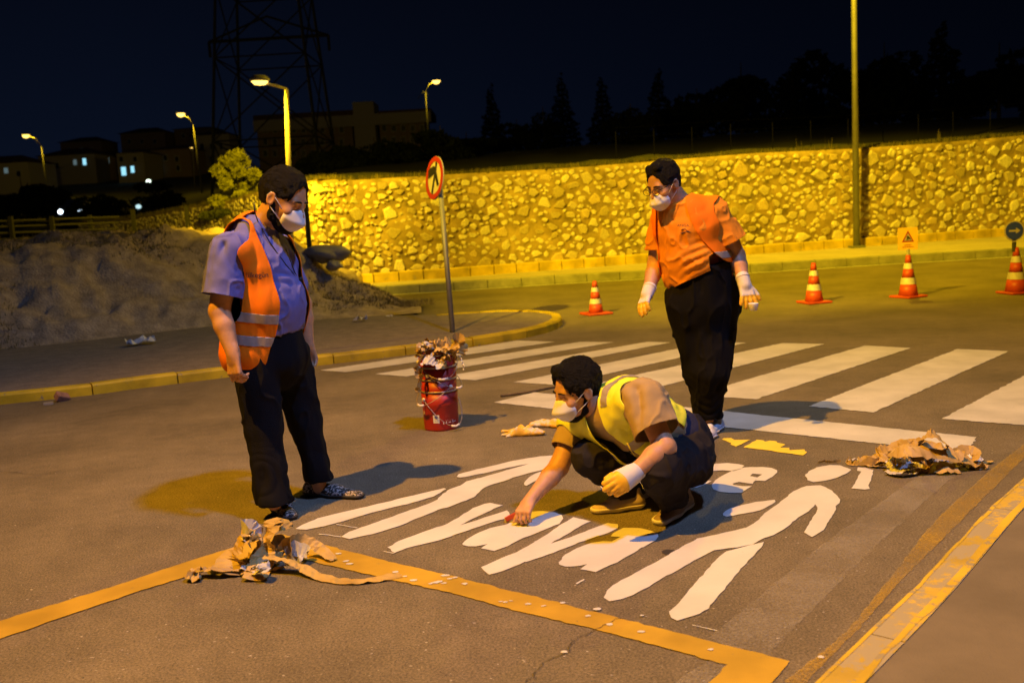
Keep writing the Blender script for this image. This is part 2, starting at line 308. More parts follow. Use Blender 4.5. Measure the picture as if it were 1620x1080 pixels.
# splashes and pebbles: nobody could count them
def blobs(name, pts, rad, m, z, parent=None, label=None):
    b = MB()
    for (x, y), r in zip(pts, rad):
        n = 8; an0 = random.random() * 6; b.add([(x, y, z + r * .12)] + [(x + r * math.cos(an0 + k * .785) * random.uniform(.6, 1.2), y + r * math.sin(an0 + k * .785) * random.uniform(.45, .9), z) for k in range(n)], [(0, 1 + k, 1 + (k + 1) % n) for k in range(n)])
    return b.obj(name, m, parent, kind='stuff')
sp_px = [(688,923),(696,921),(681,925),(702,924),(626,906),(641,913),(632,911),(704,912),(720,915),(712,917),(735,925),(655,919),(792,953),(800,954),(808,952),(836,957),(930,976),(944,965),(965,989),(1015,1001),(1125,1029),(890,955),(860,960),(554,893),(535,877),(548,889),(1015,975),(893,1033),(1352,1044),(1300,1041),(1423,1048)]
blobs('paint_splash', [tuple(G(*p)[:2]) for p in sp_px], [random.uniform(.007, .02) for _ in sp_px], MT['white'], .0065, road)
pb = []
for _ in range(900):
    px = random.uniform(0, 1620); py = random.uniform(545, 1080); p = G(px, py); pb.append((p.x, p.y))
blobs('grit', pb, [random.uniform(.002, .006) for _ in pb], mat('grit', (.4, .37, .32), .9, var=.5, vscale=2), .0015, road)
mark('thin_paint_line', s1([(240,782),(330,790),(430,806),(430,812),(330,796),(240,788)]), jit=.001)
mark('thin_paint_line', s1([(390,700),(570,728),(570,734),(390,706)]), jit=.001)
mark('thin_paint_line', s6([(840,912),(1050,960),(1050,966),(840,918)]), jit=.001)
mark('thin_paint_line', s1([(795,930),(880,946),(880,952),(795,936)]), jit=.001)
mark('thin_paint_line', s3([(490,720),(560,683),(568,690),(500,729)]), jit=.001)
# oily dark spot beside the right figure
mark('oil_stain', s6([(575,285),(590,270),(640,265),(700,270),(670,290),(620,310),(585,300)]), 'asphalt', z=.002, sm=1).data.materials[0] = mat('oil_stain', (.045, .04, .038), .5)

# ------------------------------------------------------------------ kerbs
def path_len(pts): return [0] + list(np.cumsum([(pts[i+1] - pts[i]).length for i in range(len(pts)-1)]))
def path_at(pts, cum, s):
    s = max(0, min(cum[-1] - 1e-6, s)); i = max(j for j in range(len(cum)) if cum[j] <= s + 1e-9); i = min(i, len(pts) - 2)
    t = (s - cum[i]) / max(1e-9, cum[i+1] - cum[i]); d = (pts[i+1] - pts[i]).normalized(); return pts[i].lerp(pts[i+1], t), d
def kerb(path, z0, h, w, L_, m, parent, name='kerb_block', gap=.012, bev=.02, sub=2, jit=.004):
    """blocks laid end to end along path (front foot line, block body to the left of the direction)"""
    path = [Vector((p[0], p[1], 0)) for p in path]; cum = path_len(path); s = 0; out = []
    while s < cum[-1] - .05:
        e = min(s + L_ * random.uniform(.97, 1.03), cum[-1]); mb = MB(); rings = []
        dz = random.uniform(-jit, jit); dw = random.uniform(-jit, jit)
        for k in range(sub + 1):
            p, d = path_at(path, cum, s + gap / 2 + (e - s - gap) * k / sub); nn = Vector((-d.y, d.x, 0))
            prof = [(0, z0 - .05), (0 + .004, z0 + h - bev), (bev, z0 + h), (w, z0 + h), (w, z0 - .05)]
            rings.append([p + nn * (a + dw) + Vector((0, 0, b + dz)) for a, b in prof])
        vs = [v for r in rings for v in r]; n = 5
        fs = [(k*n+j, (k+1)*n+j, (k+1)*n+j+1, k*n+j+1) for k in range(sub) for j in range(n-1)] + [tuple(range(n)), tuple(sub*n + j for j in range(n))[::-1]]
        mb.add(vs, fs); out.append(mb.obj(name, m, parent)); s = e
    return out
# island kerb on the left (road side foot line, tip, and back)
isl_foot = [G(*p) for p in ((-160,668),(-60,650),(0,640),(70,633),(130,627),(200,617),(350,598),(500,579),(600,567),(700,555),(780,544),(840,533),(868,526),(885,519),(891,513),(888,508),(875,504),(850,501.5),(800,501),(740,504),(690,508))]
island = sheet([ (p.x + (-.03), p.y + .05) for p in isl_foot] + [G(600,509), G(-200,560)], .088, 'island_pavement', MT['pave'], kind='structure')
island.data.materials[0] = MT['dirt2'] = mat('dusty_pavement', (.24, .20, .17), .95, col2=(.15, .125, .105), vscale=7, bump=.6, bscale=40, detail=9)
kerb(isl_foot, 0, .10, .13, .8, MT['kerb_yellow'], island, jit=.006)
# right kerb, nearly flush, worn paint
rk = [G(*p) for p in ((1250,1110),(1278,1080),(1350,1005),(1422.6,922.6),(1479,866),(1530,815),(1586,759),(1640,705),(1720,640))]
rk = rk[::-1]
rk_back = [G(px, py, .05) for px, py in ((1340,1110),(1359.7,1070.6),(1429,998),(1498,922.6),(1536,866),(1620,785.6),(1700,722),(1790,655))]
pave = empty('pavement_group')
kf = [G(px, py, .05) for px, py in ((1790,612),(1700,685),(1611.5,759),(1558,806),(1500,868),(1441.5,929),(1381.7,985.6),(1306,1055),(1240,1120),(1160,1200))]
bpy.data.objects.remove(pave)
def offs(pts, o):
    out = []
    for i, p in enumerate(pts):
        q = (pts[min(i+1, len(pts)-1)] - pts[max(i-1, 0)]); q.z = 0; q.normalize(); out.append((p.x - q.y * o, p.y + q.x * o))
    return out
pave = sheet(offs(kf, .11) + [(-.2, -5), (30, -5), (30, 9)], .046, 'pavement', MT['pave'], kind='structure')
kerb([(p.x, p.y, 0) for p in kf], 0, .05, .135, 1.6, MT['kerb_worn'], pave, sub=6, bev=.012, gap=.006, jit=0)
def strip_along(pts, off, w, z, name, m, parent, seed):
    pts = [Vector((p.x, p.y, 0)) for p in pts]; cum = path_len(pts); n = int(cum[-1] / .03); V = []
    for k in range(n + 1):
        p, dd = path_at(pts, cum, cum[-1] * k / n); nn = Vector((-dd.y, dd.x, 0)); j0 = vnoise(np.array([[k * .11, seed, 0.]]), 3)[0]; j1 = vnoise(np.array([[k * .3, seed, 5.]]), 4)[0]
        a_ = p + nn * (off + .006 * j1); b_ = p + nn * min(.134, off + w * (1 + .45 * j0 + .2 * j1)); V += [(a_.x, a_.y, z), (b_.x, b_.y, z)]
    me = bpy.data.meshes.new(name); me.from_pydata(V, [], [(2*k, 2*k+1, 2*k+3, 2*k+2) for k in range(n)]); me.update(); return link(name, me, parent, m)
strip_along(kf, .012, .014, .0515, 'kerb_paint', MT['kerb_edge'], pave, 1.); strip_along(kf, .100, .034, .0515, 'kerb_paint', MT['kerb_edge'], pave, 2.)
# faded yellow paint spill on the asphalt along that kerb
mark('yellow_overspray', [(1270,1085),(1350,1005),(1422.6,922.6),(1479,866),(1530,815),(1586,759),(1640,705),(1625,700),(1570,742),(1505,800),(1462,845),(1425,895),(1340,1000),(1240,1080)], 'rubbed', z=.0055).data.materials[0] = MT['over'] = MT['rubbed'].copy()
_b = MT['over'].node_tree.nodes['Principled BSDF']; _b.inputs['Base Color'].default_value = (.52, .33, .03, 1)
for _n in MT['over'].node_tree.nodes:
    if _n.type == 'MAP_RANGE': _n.inputs['From Min'].default_value = .56; _n.inputs['From Max'].default_value = .80; _n.inputs['To Max'].default_value = .60

# ------------------------------------------------------------------ far pavement, retaining wall
nk = [G(*p) for p in ((560,469),(623,465.6),(760,457),(900,448),(1050,439.5),(1200,430.7),(1400,418),(1620,405),(1800,395),(2000,385))]
wk = [G(px, py, .17) for px, py in ((520,450),(579,448),(740,436.5),(900,424.6),(1050,413),(1200,401),(1400,387),(1620,371),(1800,361),(2000,351))]
fp = MB(); n_ = len(nk)
cum1, cum2 = path_len(nk), path_len([Vector((p.x, p.y, 0)) for p in wk])
far_pave = sheet([(p.x, p.y + .03) for p in nk] + [(p.x, p.y + .02) for p in wk[::-1]], .162, 'far_pavement', mat('far_pavement_concrete', (.42, .37, .28), .85, var=.14, vscale=1.5, bump=.2, bscale=60), kind='structure')
kerb(nk, 0, .17, .14, .65, mat('kerb_concrete', (.26, .25, .2), .85, var=.3, vscale=3), far_pave, sub=1)
kerb([(p.x, p.y, 0) for p in wk], .17, .19, .16, .5, MT['kerb_wall'], far_pave, sub=1, gap=.02)
# thin white edge line on the road under the near kerb
sheet([(p.x, p.y - .16) for p in nk] + [(p.x, p.y - .06) for p in nk[::-1]], .004, 'edge_line', MT['white2'], road)
# wall plan: top line pixels give the height
wb = [Vector((p.x, p.y, 0)) for p in wk]
wall_path = [Vector((p.x, p.y + .18, 0)) for p in wb[1:]]
left_px = [(500, 283, 19.6), (440, 296, 20.4), (404, 303, 21.6), (358, 317, 23.5), (300, 327, 26), (240, 338, 29), (186, 348, 32), (120, 352, 36)]
left_pts = [P3(px, py, Y) for px, py, Y in left_px][::-1]
tops = [(120,352),(579,283.5),(740,274),(900,265.6),(1050,254),(1200,241.7),(1355,235),(1485,226),(1620,214),(1800,200),(2000,185)]
tx = [t[0] for t in tops]; ty = [t[1] for t in tops]
W = []                                               # (x, y, ztop)
for p in left_pts: W.append((p.x, p.y, p.z))
fine = path_len(wall_path)
for k in range(0, 61):
    p, d = path_at(wall_path, fine, fine[-1] * k / 60)
    # pixel column of this point, then the height from the traced top line
    q = p - CP; q.z = 1.0 - CAMH + 0; dz = q.dot(CF); u = 810 + FPX * q.dot(CR) / dz
    ypx = float(np.interp(u, tx, ty)); dd = ray(u, ypx); W.append((p.x, p.y, CAMH + dd.z * p.y / dd.y))
W = np.array(W); WC = np.concatenate([[0], np.cumsum(np.linalg.norm(np.diff(W[:, :2], axis=0), axis=1))])
def wall_at(s):
    x = np.interp(s, WC, W[:, 0]); y = np.interp(s, WC, W[:, 1]); z = np.interp(s, WC, W[:, 2])
    x2 = np.interp(s + .1, WC, W[:, 0]) - np.interp(s - .1, WC, W[:, 0]); y2 = np.interp(s + .1, WC, W[:, 1]) - np.interp(s - .1, WC, W[:, 1]); l = math.hypot(x2, y2)
    return float(x), float(y), float(z), x2 / l, y2 / l
NS = int(WC[-1] / .12); NZ = 24; vs = []; fs = []
for i in range(NS + 1):
    x, y, zt, dx, dy = wall_at(WC[-1] * i / NS)
    for j in range(NZ + 1):
        z = -.4 + (zt + .4) * j / NZ; w = vnoise(np.array([[x * 3, y * 3, z * 4]]), 3)[0] * .035 + vnoise(np.array([[x * 9, y * 9, z * 9]]), 4)[0] * .015 + .10 * (z / 2.5)
        vs.append((x + -dy * w, y + dx * w, z))
    vs.append((x - dy * .75, y + dx * .75, zt - .02))
m_ = NZ + 2
fs = [(i*m_+j, (i+1)*m_+j, (i+1)*m_+j+1, i*m_+j+1) for i in range(NS) for j in range(m_-1)]
me = bpy.data.meshes.new('retaining_wall'); me.from_pydata(vs, [], fs); me.update()
wall = link('retaining_wall', me, None, MT['mortar'], True, label='long rubble stone retaining wall lit yellow behind the far road', cat='wall')
# stones
def stone_mesh(seed):
    r = random.Random(seed); n = r.choice((5, 6, 6, 7)); an = sorted((k + r.uniform(-.36, .36)) / n * 6.283 for k in range(n)); rr = [r.uniform(.74, 1.16) for _ in range(n)]
    o = [(math.cos(a) * q, 0, math.sin(a) * q) for a, q in zip(an, rr)]; mid = [(x * r.uniform(.86, .95), -.3 + r.uniform(-.06, .06), z * .9) for x, y, z in o]; inn = [(x * .74 + r.uniform(-.08, .08), -.50 + r.uniform(-.12, .12), z * .72 + r.uniform(-.06, .06)) for x, y, z in o]
    vs = [(x, .3, z) for x, y, z in o] + mid + inn + [(r.uniform(-.1, .1), -.52, r.uniform(-.1, .1))]
    fs = []
    for a in (0, n):
        fs += [(a + k, a + (k+1) % n, a + n + (k+1) % n, a + n + k) for k in range(n)]
    fs += [(2*n+k, 2*n+(k+1) % n, 3*n) for k in range(n)]
    me = bpy.data.meshes.new('stone'); me.from_pydata(vs, [], fs); me.update(); me.materials.append(MT['stones'][seed % 5])
    for p in me.polygons: p.use_smooth = False
    return me
SM = [stone_mesh(i) for i in range(25)]
placed = []; cells = {}
def try_place(s, z, a, b):
    for i in range(int((s-.5)/.5), int((s+.5)/.5)+1):
        for q in cells.get(i, ()):
            dx, dz = (s - q[0]) / (a + q[2] - .012), (z - q[1]) / (b + q[3] - .004)
            if dx * dx + dz * dz < 1: return False
    cells.setdefault(int(s/.5), []).append((s, z, a, b)); placed.append((s, z, a, b)); return True
s_lo = 0
for a0, cnt in ((.20, 160), (.15, 800), (.115, 3200), (.088, 8000), (.064, 10000), (.045, 6000)):
    for _ in range(cnt):
        s = random.uniform(0, WC[-1]); zt = float(np.interp(s, WC, W[:, 2])); a = a0 * random.uniform(.8, 1.2) * np.interp(s / WC[-1], [.3, .8], [.74, 1.08]); b = a * random.uniform(.55, .95); z = random.uniform(.30 + b * .3, zt - b - .03)
        # leave some bare mortar
        if vnoise(np.array([[s * 1.3, z * 1.3, 5.]]), 9)[0] < -.80 and a0 > .05: continue
        try_place(s, z, a, b)
vis = []
for (s, z, a, b) in placed:
    x, y, zt, dx, dy = wall_at(s); u = Vector((x, y, z)) - CP; k = u.dot(CF); px = 810 + FPX * u.dot(CR) / k; py = 540 - FPX * u.dot(CU) / k
    hidden = px < 180 or px > 1635 or (px < 500 and py > 372)
    vis.append((-(a * b) / (k * k) if not hidden else 0, s, z, a, b, px))
vis.sort(); rest = MB()
for i, (_, s, z, a, b, px) in enumerate(vis):
    x, y, zt, dx, dy = wall_at(s); me = SM[random.randrange(25)]; an = random.uniform(-.5, .5)
    w = .10 * z / 2.5 - .008; Rm = Matrix(((dx, -dy, 0), (dy, dx, 0), (0, 0, 1))) @ Matrix.Rotation(an, 3, 'Y')
    dep = .085 * min(1.0, a / .16) ** .5 * random.uniform(.55, 1.1)
    loc = Vector((x - dy * w, y + dx * w, z))
    if i < 300:
        o = bpy.data.objects.new('stone', me); COL.objects.link(o); o.parent = wall; o.matrix_world = Matrix.Translation(loc) @ Rm.to_4x4() @ Matrix.Diagonal((a, dep, b, 1))
    elif px < 1800:
        rest.add([Rm @ Vector((v.co.x * a, v.co.y * dep, v.co.z * b)) + loc for v in me.vertices], [tuple(p.vertices) for p in me.polygons])
rest.obj('small_stone', MT['stones'][0], wall, False, kind='stuff')
# earth bank on top of the wall and the hillside behind: radial sheet from the wall top outwards
_ZT = {0: ((24, 1.4), (45, .8), (60, 1.6), (100, 4.7), (115, 5.2), (165, 8.8), (220, 15), (300, 17), (900, 17)), 550: ((24, 2.6), (60, 4.6), (150, 8.5), (200, 11), (300, 12), (900, 12)), 1300: ((24, 2.8), (60, 5.2), (150, 7.5), (300, 8), (900, 8))}
def gz(x, y):
    u = 810 + FPX * x / max(y, 1); v = [np.interp(y, *zip(*_ZT[k])) for k in (0, 550, 1300)]; return float(np.interp(u, (300, 550, 1300), v))
rings = []
seg = [wall_at(WC[-1] * i / 120) for i in range(121)]
ext = [(-60, 75, 0.4), (-45, 62, .6), (-30, 48, .9)]
base = [(x, y, z) for x, y, z in ext] + [(s[0] - s[4] * .45, s[1] + s[3] * .45, s[2] + .02) for s in seg] + [(40, 26, 3.4), (80, 30, 5)]
mult = [(1, 0), (1.02, .08), (1.05, .14), (1.15, .2), (1.4, .2), (1.8, 0), (2.5, 0), (3.5, 0), (5, 0), (6.8, 0), (8.2, 0), (9.5, 0), (12, 0), (16, 0), (30, 0)]
hv = []
for (x, y, z) in base:
    d0 = math.hypot(x, y); left = 1 if x < -8 else 0
    for f_, dz in mult:
        yy = y * 1.0 if f_ <= 1 else (y * f_ if f_ < 1.3 else max(y * 1.3 + f_ * .1, 22 * f_)); r = yy / y; t = min(1, max(0, (yy - y) / 22)); t = t * t * (3 - 2 * t)
        wob = 0.07 * vnoise(np.array([[x * 1.7, y * 1.7, f_ * 3.]]), 5)[0]
        hv.append((x * r, yy, z * (1 - t) + gz(x * r, yy) * t + (dz if f_ < 1.2 else .25 * (1 - t)) + wob * (1 if f_ > 1 else .6)))
m_ = len(mult); hf = [(i*m_+j, (i+1)*m_+j, (i+1)*m_+j+1, i*m_+j+1) for i in range(len(base)-1) for j in range(m_-1)]
me = bpy.data.meshes.new('hillside'); me.from_pydata(hv, [], hf); me.update()
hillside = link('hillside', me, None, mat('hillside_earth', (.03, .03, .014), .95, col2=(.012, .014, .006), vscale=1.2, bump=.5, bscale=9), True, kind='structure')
HV = BVHTree.FromPolygons(hv, hf)
def hz(x, y):
    h = HV.ray_cast(Vector((x, y, 200)), Vector((0, 0, -1))); return h[0].z if h[0] else 0.0
# tufts along the wall top
def tufts(name, pts, m, hgt=(.05, .18), n=7, kind='stuff', spread=.06, lean=.5, label=None, cat=None, parent=None):
    V = []; F = []
    for (x, y, z) in pts:
        for _ in range(n):
            a = random.random() * 6.283; r = random.random() * spread; h = random.uniform(*hgt); bx, by = x + r * math.cos(a), y + r * math.sin(a); l = random.uniform(0, lean) * h; w = .004 + h * .03
            p = Vector((math.cos(a + 1.57), math.sin(a + 1.57), 0)) * w; k = len(V)
            V += [(bx - p.x, by - p.y, z), (bx + p.x, by + p.y, z), (bx + math.cos(a) * l, by + math.sin(a) * l, z + h)]; F.append((k, k+1, k+2))
    me = npmesh(name, V, F); me.materials.append(m); return link(name, me, parent, kind=kind, label=label, cat=cat)
tp = []
for _ in range(2600):
    s = random.uniform(0, WC[-1]); x, y, zt, dx, dy = wall_at(s); o = random.uniform(.1, .8); tp.append((x - dy * o, y + dx * o, zt - .02))
tufts('wall_top_grass', tp, MT['green_grass'], (.04, .16), 6)
wp = []
for px in (1495, 1512, 1302, 1250):
    x, y, zt, dx, dy = wall_at(float(np.interp(px, np.linspace(579, 2000, 61), WC[-61:]))); wp.append((x, y + .3, zt))
tufts('tall_weeds', wp, MT['green_grass'], (.15, .36), 6, spread=.1, lean=.35)

def crack(px, w=.0025):
    pts = gp(px); mb = MB(); V = []; out = []
    for i in range(len(pts) - 1):
        for k in range(6): out.append(pts[i].lerp(pts[i+1], k / 6) + Vector((random.gauss(0, .006), random.gauss(0, .006), 0)))
    for i, p in enumerate(out):
        dd = (out[min(i+1, len(out)-1)] - out[max(i-1, 0)]).normalized(); nn = Vector((-dd.y, dd.x, 0)) * w * random.uniform(.3, 1); V += [(p.x - nn.x, p.y - nn.y, .0052), (p.x + nn.x, p.y + nn.y, .0052)]
    mb.add(V, [(2*k, 2*k+1, 2*k+3, 2*k+2) for k in range(len(out)-1)]).obj('crack', bpy.data.materials['oil_stain'], road)
crack([(835,1080),(850,1062),(868,1045),(900,1032),(905,1015),(942,996),(965,985),(990,978)]); crack([(0,745),(60,752),(140,738)], .003)
# ------------------------------------------------------------------ mound with dry grass
U = np.linspace(-500, 670, 118); mv = []; NV = 44
TOPZ = lambda u: np.interp(u, (-500, 0, 100, 200, 330, 430, 490, 530, 560, 600, 640, 670), (1.5, 1.40, 1.44, 1.47, 1.42, 1.25, 1.05, .72, .48, .20, .05, -.02))
FR = lambda u: np.interp(u, (-500, 0, 200, 350, 500, 600, 670), (10.9, 12.4, 13.2, 14.0, 13.9, 14.4, 14.6))
def mound_z(u, v):
    t = min(1, v / .6); s = t * t * (3 - 2 * t) * .55 + t * .45; z = TOPZ(u) * s
    if v > .85: z = z - (v - .85) / .15 * .5 * (u < 490)
    return z
pts = []
for i, u in enumerate(U):
    for j in range(NV):
        v = j / (NV - 1); Y = FR(u) + v * (5.2 if u < 520 else 5.2 - (u - 520) / 150 * 3.2); d = ray(u, 540); x = d.x / d.y * Y
        pts.append((x, Y, mound_z(u, v), v))
pts = np.array(pts); nz = fbm(pts[:, :3] * 1.3, 4, 2) * .15 + fbm(pts[:, :3] * 4.5, 3, 6) * .085
pts[:, 2] += nz * np.minimum(1, pts[:, 3] * 6 + .1) * np.clip(pts[:, 2] * 3 + .15, 0, 1)
pts[:, 2] = np.where(pts[:, 3] == 0, .07, np.maximum(pts[:, 2], .06 + .02 * nz))
mf = [(i*NV+j, (i+1)*NV+j, (i+1)*NV+j+1, i*NV+j+1) for i in range(len(U)-1) for j in range(NV-1)]
me = npmesh('earth_mound', pts[:, :3], mf); mound = link('earth_mound', me, None, MT['dirt'], True, kind='structure')
BM = BVHTree.FromPolygons([tuple(p) for p in pts[:, :3]], mf)
def mz(x, y):
    h = BM.ray_cast(Vector((x, y, 50)), Vector((0, 0, -1))); return h[0].z if h[0] else 0.09
gpts = []
while len(gpts) < 7500:
    i = random.randrange(len(pts)); p = pts[i]; x, y = p[0] + random.uniform(-.2, .2), p[1] + random.uniform(-.15, .15)
    if p[3] < .03 or vnoise(np.array([[x * .9, y * .9, 1.]]), 8)[0] < .02 + .25 * random.random(): continue
    z = mz(x, y); gpts.append((x, y, z - .01))
tufts('dry_grass', gpts, MT['grass'], (.02, .08), 6, spread=.06, lean=1.3)
def rock(name, loc, size, m, seed, **kw):
    bm = bmesh.new(); bmesh.ops.create_icosphere(bm, subdivisions=3, radius=1)
    co = np.array([v.co[:] for v in bm.verts]); n = 1 + fbm(co * 1.3, 3, seed) * .35
    for v, k in zip(bm.verts, n):
        v.co = Vector((v.co.x * size[0] * k, v.co.y * size[1] * k, v.co.z * size[2] * k))
    me = bpy.data.meshes.new(name); bm.to_mesh(me); bm.free(); o = link(name, me, None, m, True, **kw); o.location = loc; return o
p = P3(512, 402, 16.4); rock('boulder', (p.x, p.y, p.z), (.34, .25, .13), MT['concrete'], 3, label='flat grey boulder on the right shoulder of the earth mound', cat='boulder')
p = P3(530, 420, 16.2); rock('rock', (p.x, p.y, p.z), (.13, .12, .08), MT['concrete'], 5, label='smaller grey rock just below the flat boulder on the mound', cat='rock')
def litter(px, py, size, m, label, z=None, name='litter_scrap'):
    g = G(px, py, .10)
    for _ in range(6):
        zz_ = mz(g.x, g.y) if g.y > 12.3 and z is None else (.095 if z is None else z); g = G(px, py, zz_ + .01)
    b = MB(); n = 7; r = random.Random(int(px)); V = []
    for i in range(n):
        for j in range(4): V.append(((i / (n - 1) - .5) * size, (j / 3 - .5) * size * .5 + r.uniform(-.1, .1) * size, abs(r.gauss(0, .16)) * size + .002))
    b.add(V, [(i*4+j, (i+1)*4+j, (i+1)*4+j+1, i*4+j+1) for i in range(n-1) for j in range(3)])
    o = b.obj(name, m, None, label=label, cat='litter'); o.location = g; o.rotation_euler.z = r.uniform(-.6, .6); return o
WP = mat('litter_paper', (.62, .62, .64), .6); GL = mat('litter_plastic', (.35, .42, .25), .4)
litter(223, 544, .34, WP, 'white crumpled paper strip on the dusty pavement left of the man')
litter(176, 397, .16, WP, 'pale plastic scrap high on the mound near its crest')
litter(96, 535, .24, mat('grey_litter', (.3, .3, .32), .6), 'grey plastic scrap at the foot of the mound, far left')
litter(145, 532, .22, GL, 'green plastic scrap at the foot of the mound')
litter(214, 490, .15, mat('blue_litter', (.3, .33, .4), .5), 'bluish scrap halfway down the mound')
litter(570, 507, .20, WP, 'white scrap at the mound foot right of the standing man')
litter(616, 501, .09, WP, 'tiny white scrap near the end of the mound')
litter(30, 407, .14, mat('mauve_litter', (.3, .28, .33), .6), 'faint scrap near the left end of the mound crest')
# broken brick in the gutter
g = G(99, 634); b = MB().box((0, 0, .035), (.12, .085, .07), m=Matrix.Rotation(.5, 3, 'X') @ Matrix.Rotation(.4, 3, 'Y')); o = b.obj('broken_brick', mat('brick_clay', (.30, .16, .12), .9, var=.25, vscale=20, bump=.5, bscale=60), None, label='broken reddish brick in the gutter against the left yellow kerb', cat='brick'); o.location = g; o.rotation_euler.z = .7
mbv = o.modifiers.new('bevel', 'BEVEL'); mbv.width = .008
g = G(77, 640); b = MB().box((0, 0, .012), (.08, .05, .02)); o = b.obj('brick_chip', MT['concrete'], None, label='pale chip of rubble beside the broken brick', cat='rubble'); o.location = g; o.rotation_euler.z = .3

# ------------------------------------------------------------------ fence behind the mound
fr = empty('metal_fence', tuple(P3(140, 375, 21)), 0, 'dark metal rail fence behind the mound at the left', 'fence')
fl = fr.location.copy()
for px, yt, yb, Y in ((-60, 345, 392, 19.5), (20, 342, 390, 20), (85, 342, 388, 20.4), (145, 340, 384, 21), (213, 331, 378, 21.5), (298, 326, 372, 21), (487, 305, 392, 17.6)):
    t, b_ = P3(px - 2, yt, Y), P3(px, yb, Y); MB().box(((t + b_) / 2 - fl), (.075, .075, (t - b_).length)).obj('post', MT['fence_post'], fr)
for yy in (347, 356, 366, 376):
    a_, b_ = P3(-60, yy + 5, 19.5), P3(188, yy - 4, 21.3); MB().tube([a_ - fl, b_ - fl], .022, 6).obj('rail', mat('fence_rail', (.014, .013, .012), .7) if yy == 347 else bpy.data.materials['fence_rail'], fr)

# ------------------------------------------------------------------ street lamps
def area_light(name, loc, power, col, size, parent=None, aim=None):
    l = bpy.data.lights.new(name, 'AREA'); l.shape = 'DISK'; l.size = size; l.energy = power; l.color = col
    o = bpy.data.objects.new(name, l); COL.objects.link(o); o.location = loc
    if aim is not None: o.rotation_euler = (Vector(aim) - Vector(loc)).to_track_quat('-Z', 'Y').to_euler()
    return o
def street_lamp(base, top, head, r, label, glow=True, hs=1.0, double=False, m=None, group='street lamps along the roads', power=0, size=.25, col=SODIUM_FAR, curved=True, glass=None, omni=False, far=False):
    base, top, head = Vector(base), Vector(top), Vector(head); m = m or MT['galv']
    e = empty('street_lamp', tuple(base), 0, label, 'street lamp', group); L_ = lambda p: Vector(p) - base
    MB().tube([(0, 0, 0), L_(top)], [r * 1.25, r * .8], 10).obj('pole', m, e, True); MB().box((0, 0, .02), (r * 5, r * 5, .04)).obj('base_plate', m, e)
    mid = top.lerp(head, .35) + Vector((0, 0, (head - top).length * (.22 if curved else .02)))
    MB().tube([L_(top), L_(mid), L_(head)], r * .5, 8).obj('arm', m, e, True)
    if double:
        h2 = top - (head - top) * .7; MB().tube([L_(top), L_(top.lerp(h2, .4) + Vector((0, 0, .3))), L_(h2)], r * .5, 8).obj('arm', m, e, True)
    d = (head - top); d.z = 0; d.normalize(); an = math.atan2(d.y, d.x)
    hd = MB(); hd.lathe([(.02, 0), (.16 * hs, .02), (.17 * hs, .05), (.10 * hs, .11), (.02, .12)], 16); ho = hd.obj('lamp_head', MT['housing'], e, True); ho.location = L_(head); ho.scale = (1.35, 1, 1); ho.rotation_euler.z = an
    gl = MB().lathe([(.01, -.17 * hs), (.09 * hs, -.14 * hs), (.145 * hs, -.06 * hs), (.15 * hs, .02)] if far else [(.01, -.07 * hs), (.09 * hs, -.055 * hs), (.14 * hs, .01)], 16).obj('lamp_glass', glass or (MT['lampglow'] if glow else MT['housing']), ho, True)
    if power and far:
        l = bpy.data.lights.new('lamp_light', 'POINT'); l.energy = power; l.color = col; l.shadow_soft_size = .3; lo = bpy.data.objects.new('lamp_light', l); COL.objects.link(lo); lo.location = head + Vector((0, -.1, -.30 * hs))
    elif power and not omni: area_light('lamp_light', head + Vector((0, 0, -.09 * hs)), power, col, size, aim=head - Vector((0, 0, 5)))
    elif power and omni:
        l = bpy.data.lights.new('lamp_light', 'SPOT'); l.energy = power; l.color = col; l.shadow_soft_size = .1; l.spot_size = math.radians(158); l.spot_blend = 1.0; lo = bpy.data.objects.new('lamp_light', l); COL.objects.link(lo)
        lo.location = head + Vector((0, .12, -.16 * hs)); lo.rotation_euler = Vector((-.25, 1, -.42)).to_track_quat('-Z', 'Y').to_euler()
    return e
# tall pole in front of the wall, lamp above the frame
b = P3(1355, 374, 23.0); b.z = .17; tp_ = b + Vector((0, 0, 9.2))
street_lamp(b, tp_, tp_ + Vector((-1.5, -2.1, .5)), .062, 'tall steel lamp post standing against the stone wall, its lamp above the picture', power=ROAD_W, size=.18, hs=1.6)
b = Vector((P3(457, 380, 17.6).x, 17.6, .6)); street_lamp(b, P3(453, 141, 17.6), P3(411, 130, 17.3), .045, 'lit lamp with short arm on a pole lit bright yellow behind the left man', power=BEND_W, size=.12, hs=.8, curved=False, omni=True, m=mat('sodium_lit_pole_paint', (.55, .5, .35), .5))  # pole colour is paler and yellower, standing in for lamplight on it
b = P3(320, 306, 100); b.z = hz(b.x, b.y) - .2; street_lamp(b, P3(306, 198, 100), P3(286, 180, 100), .075, 'lit lamp on a curved pole left of the yellow bush', power=FAR_W * 4, hs=2.0, size=.4, far=True)
b = P3(78, 322, 115); b.z = hz(b.x, b.y) - .2; street_lamp(b, P3(66, 232, 115), P3(41, 214, 115), .075, 'lit lamp on a curved pole at the far left edge', power=FAR_W * 5, hs=2.0, size=.4, far=True)
b = P3(676, 206, 150); b.z = hz(b.x, b.y) - .2; street_lamp(b, P3(673, 145, 150), P3(690, 128, 150), .10, 'lit lamp on a forked pole above the apartment roof end', power=FAR_W * 5, hs=2.9, size=.4, far=True, double=True)
b = P3(1147, 235, 60); b.z = hz(b.x, b.y) - .2; street_lamp(b, P3(1147, 219, 60), P3(1145, 217, 59.9), .03, 'small low orange lamp among the dark trees above the wall', hs=.75, curved=False)
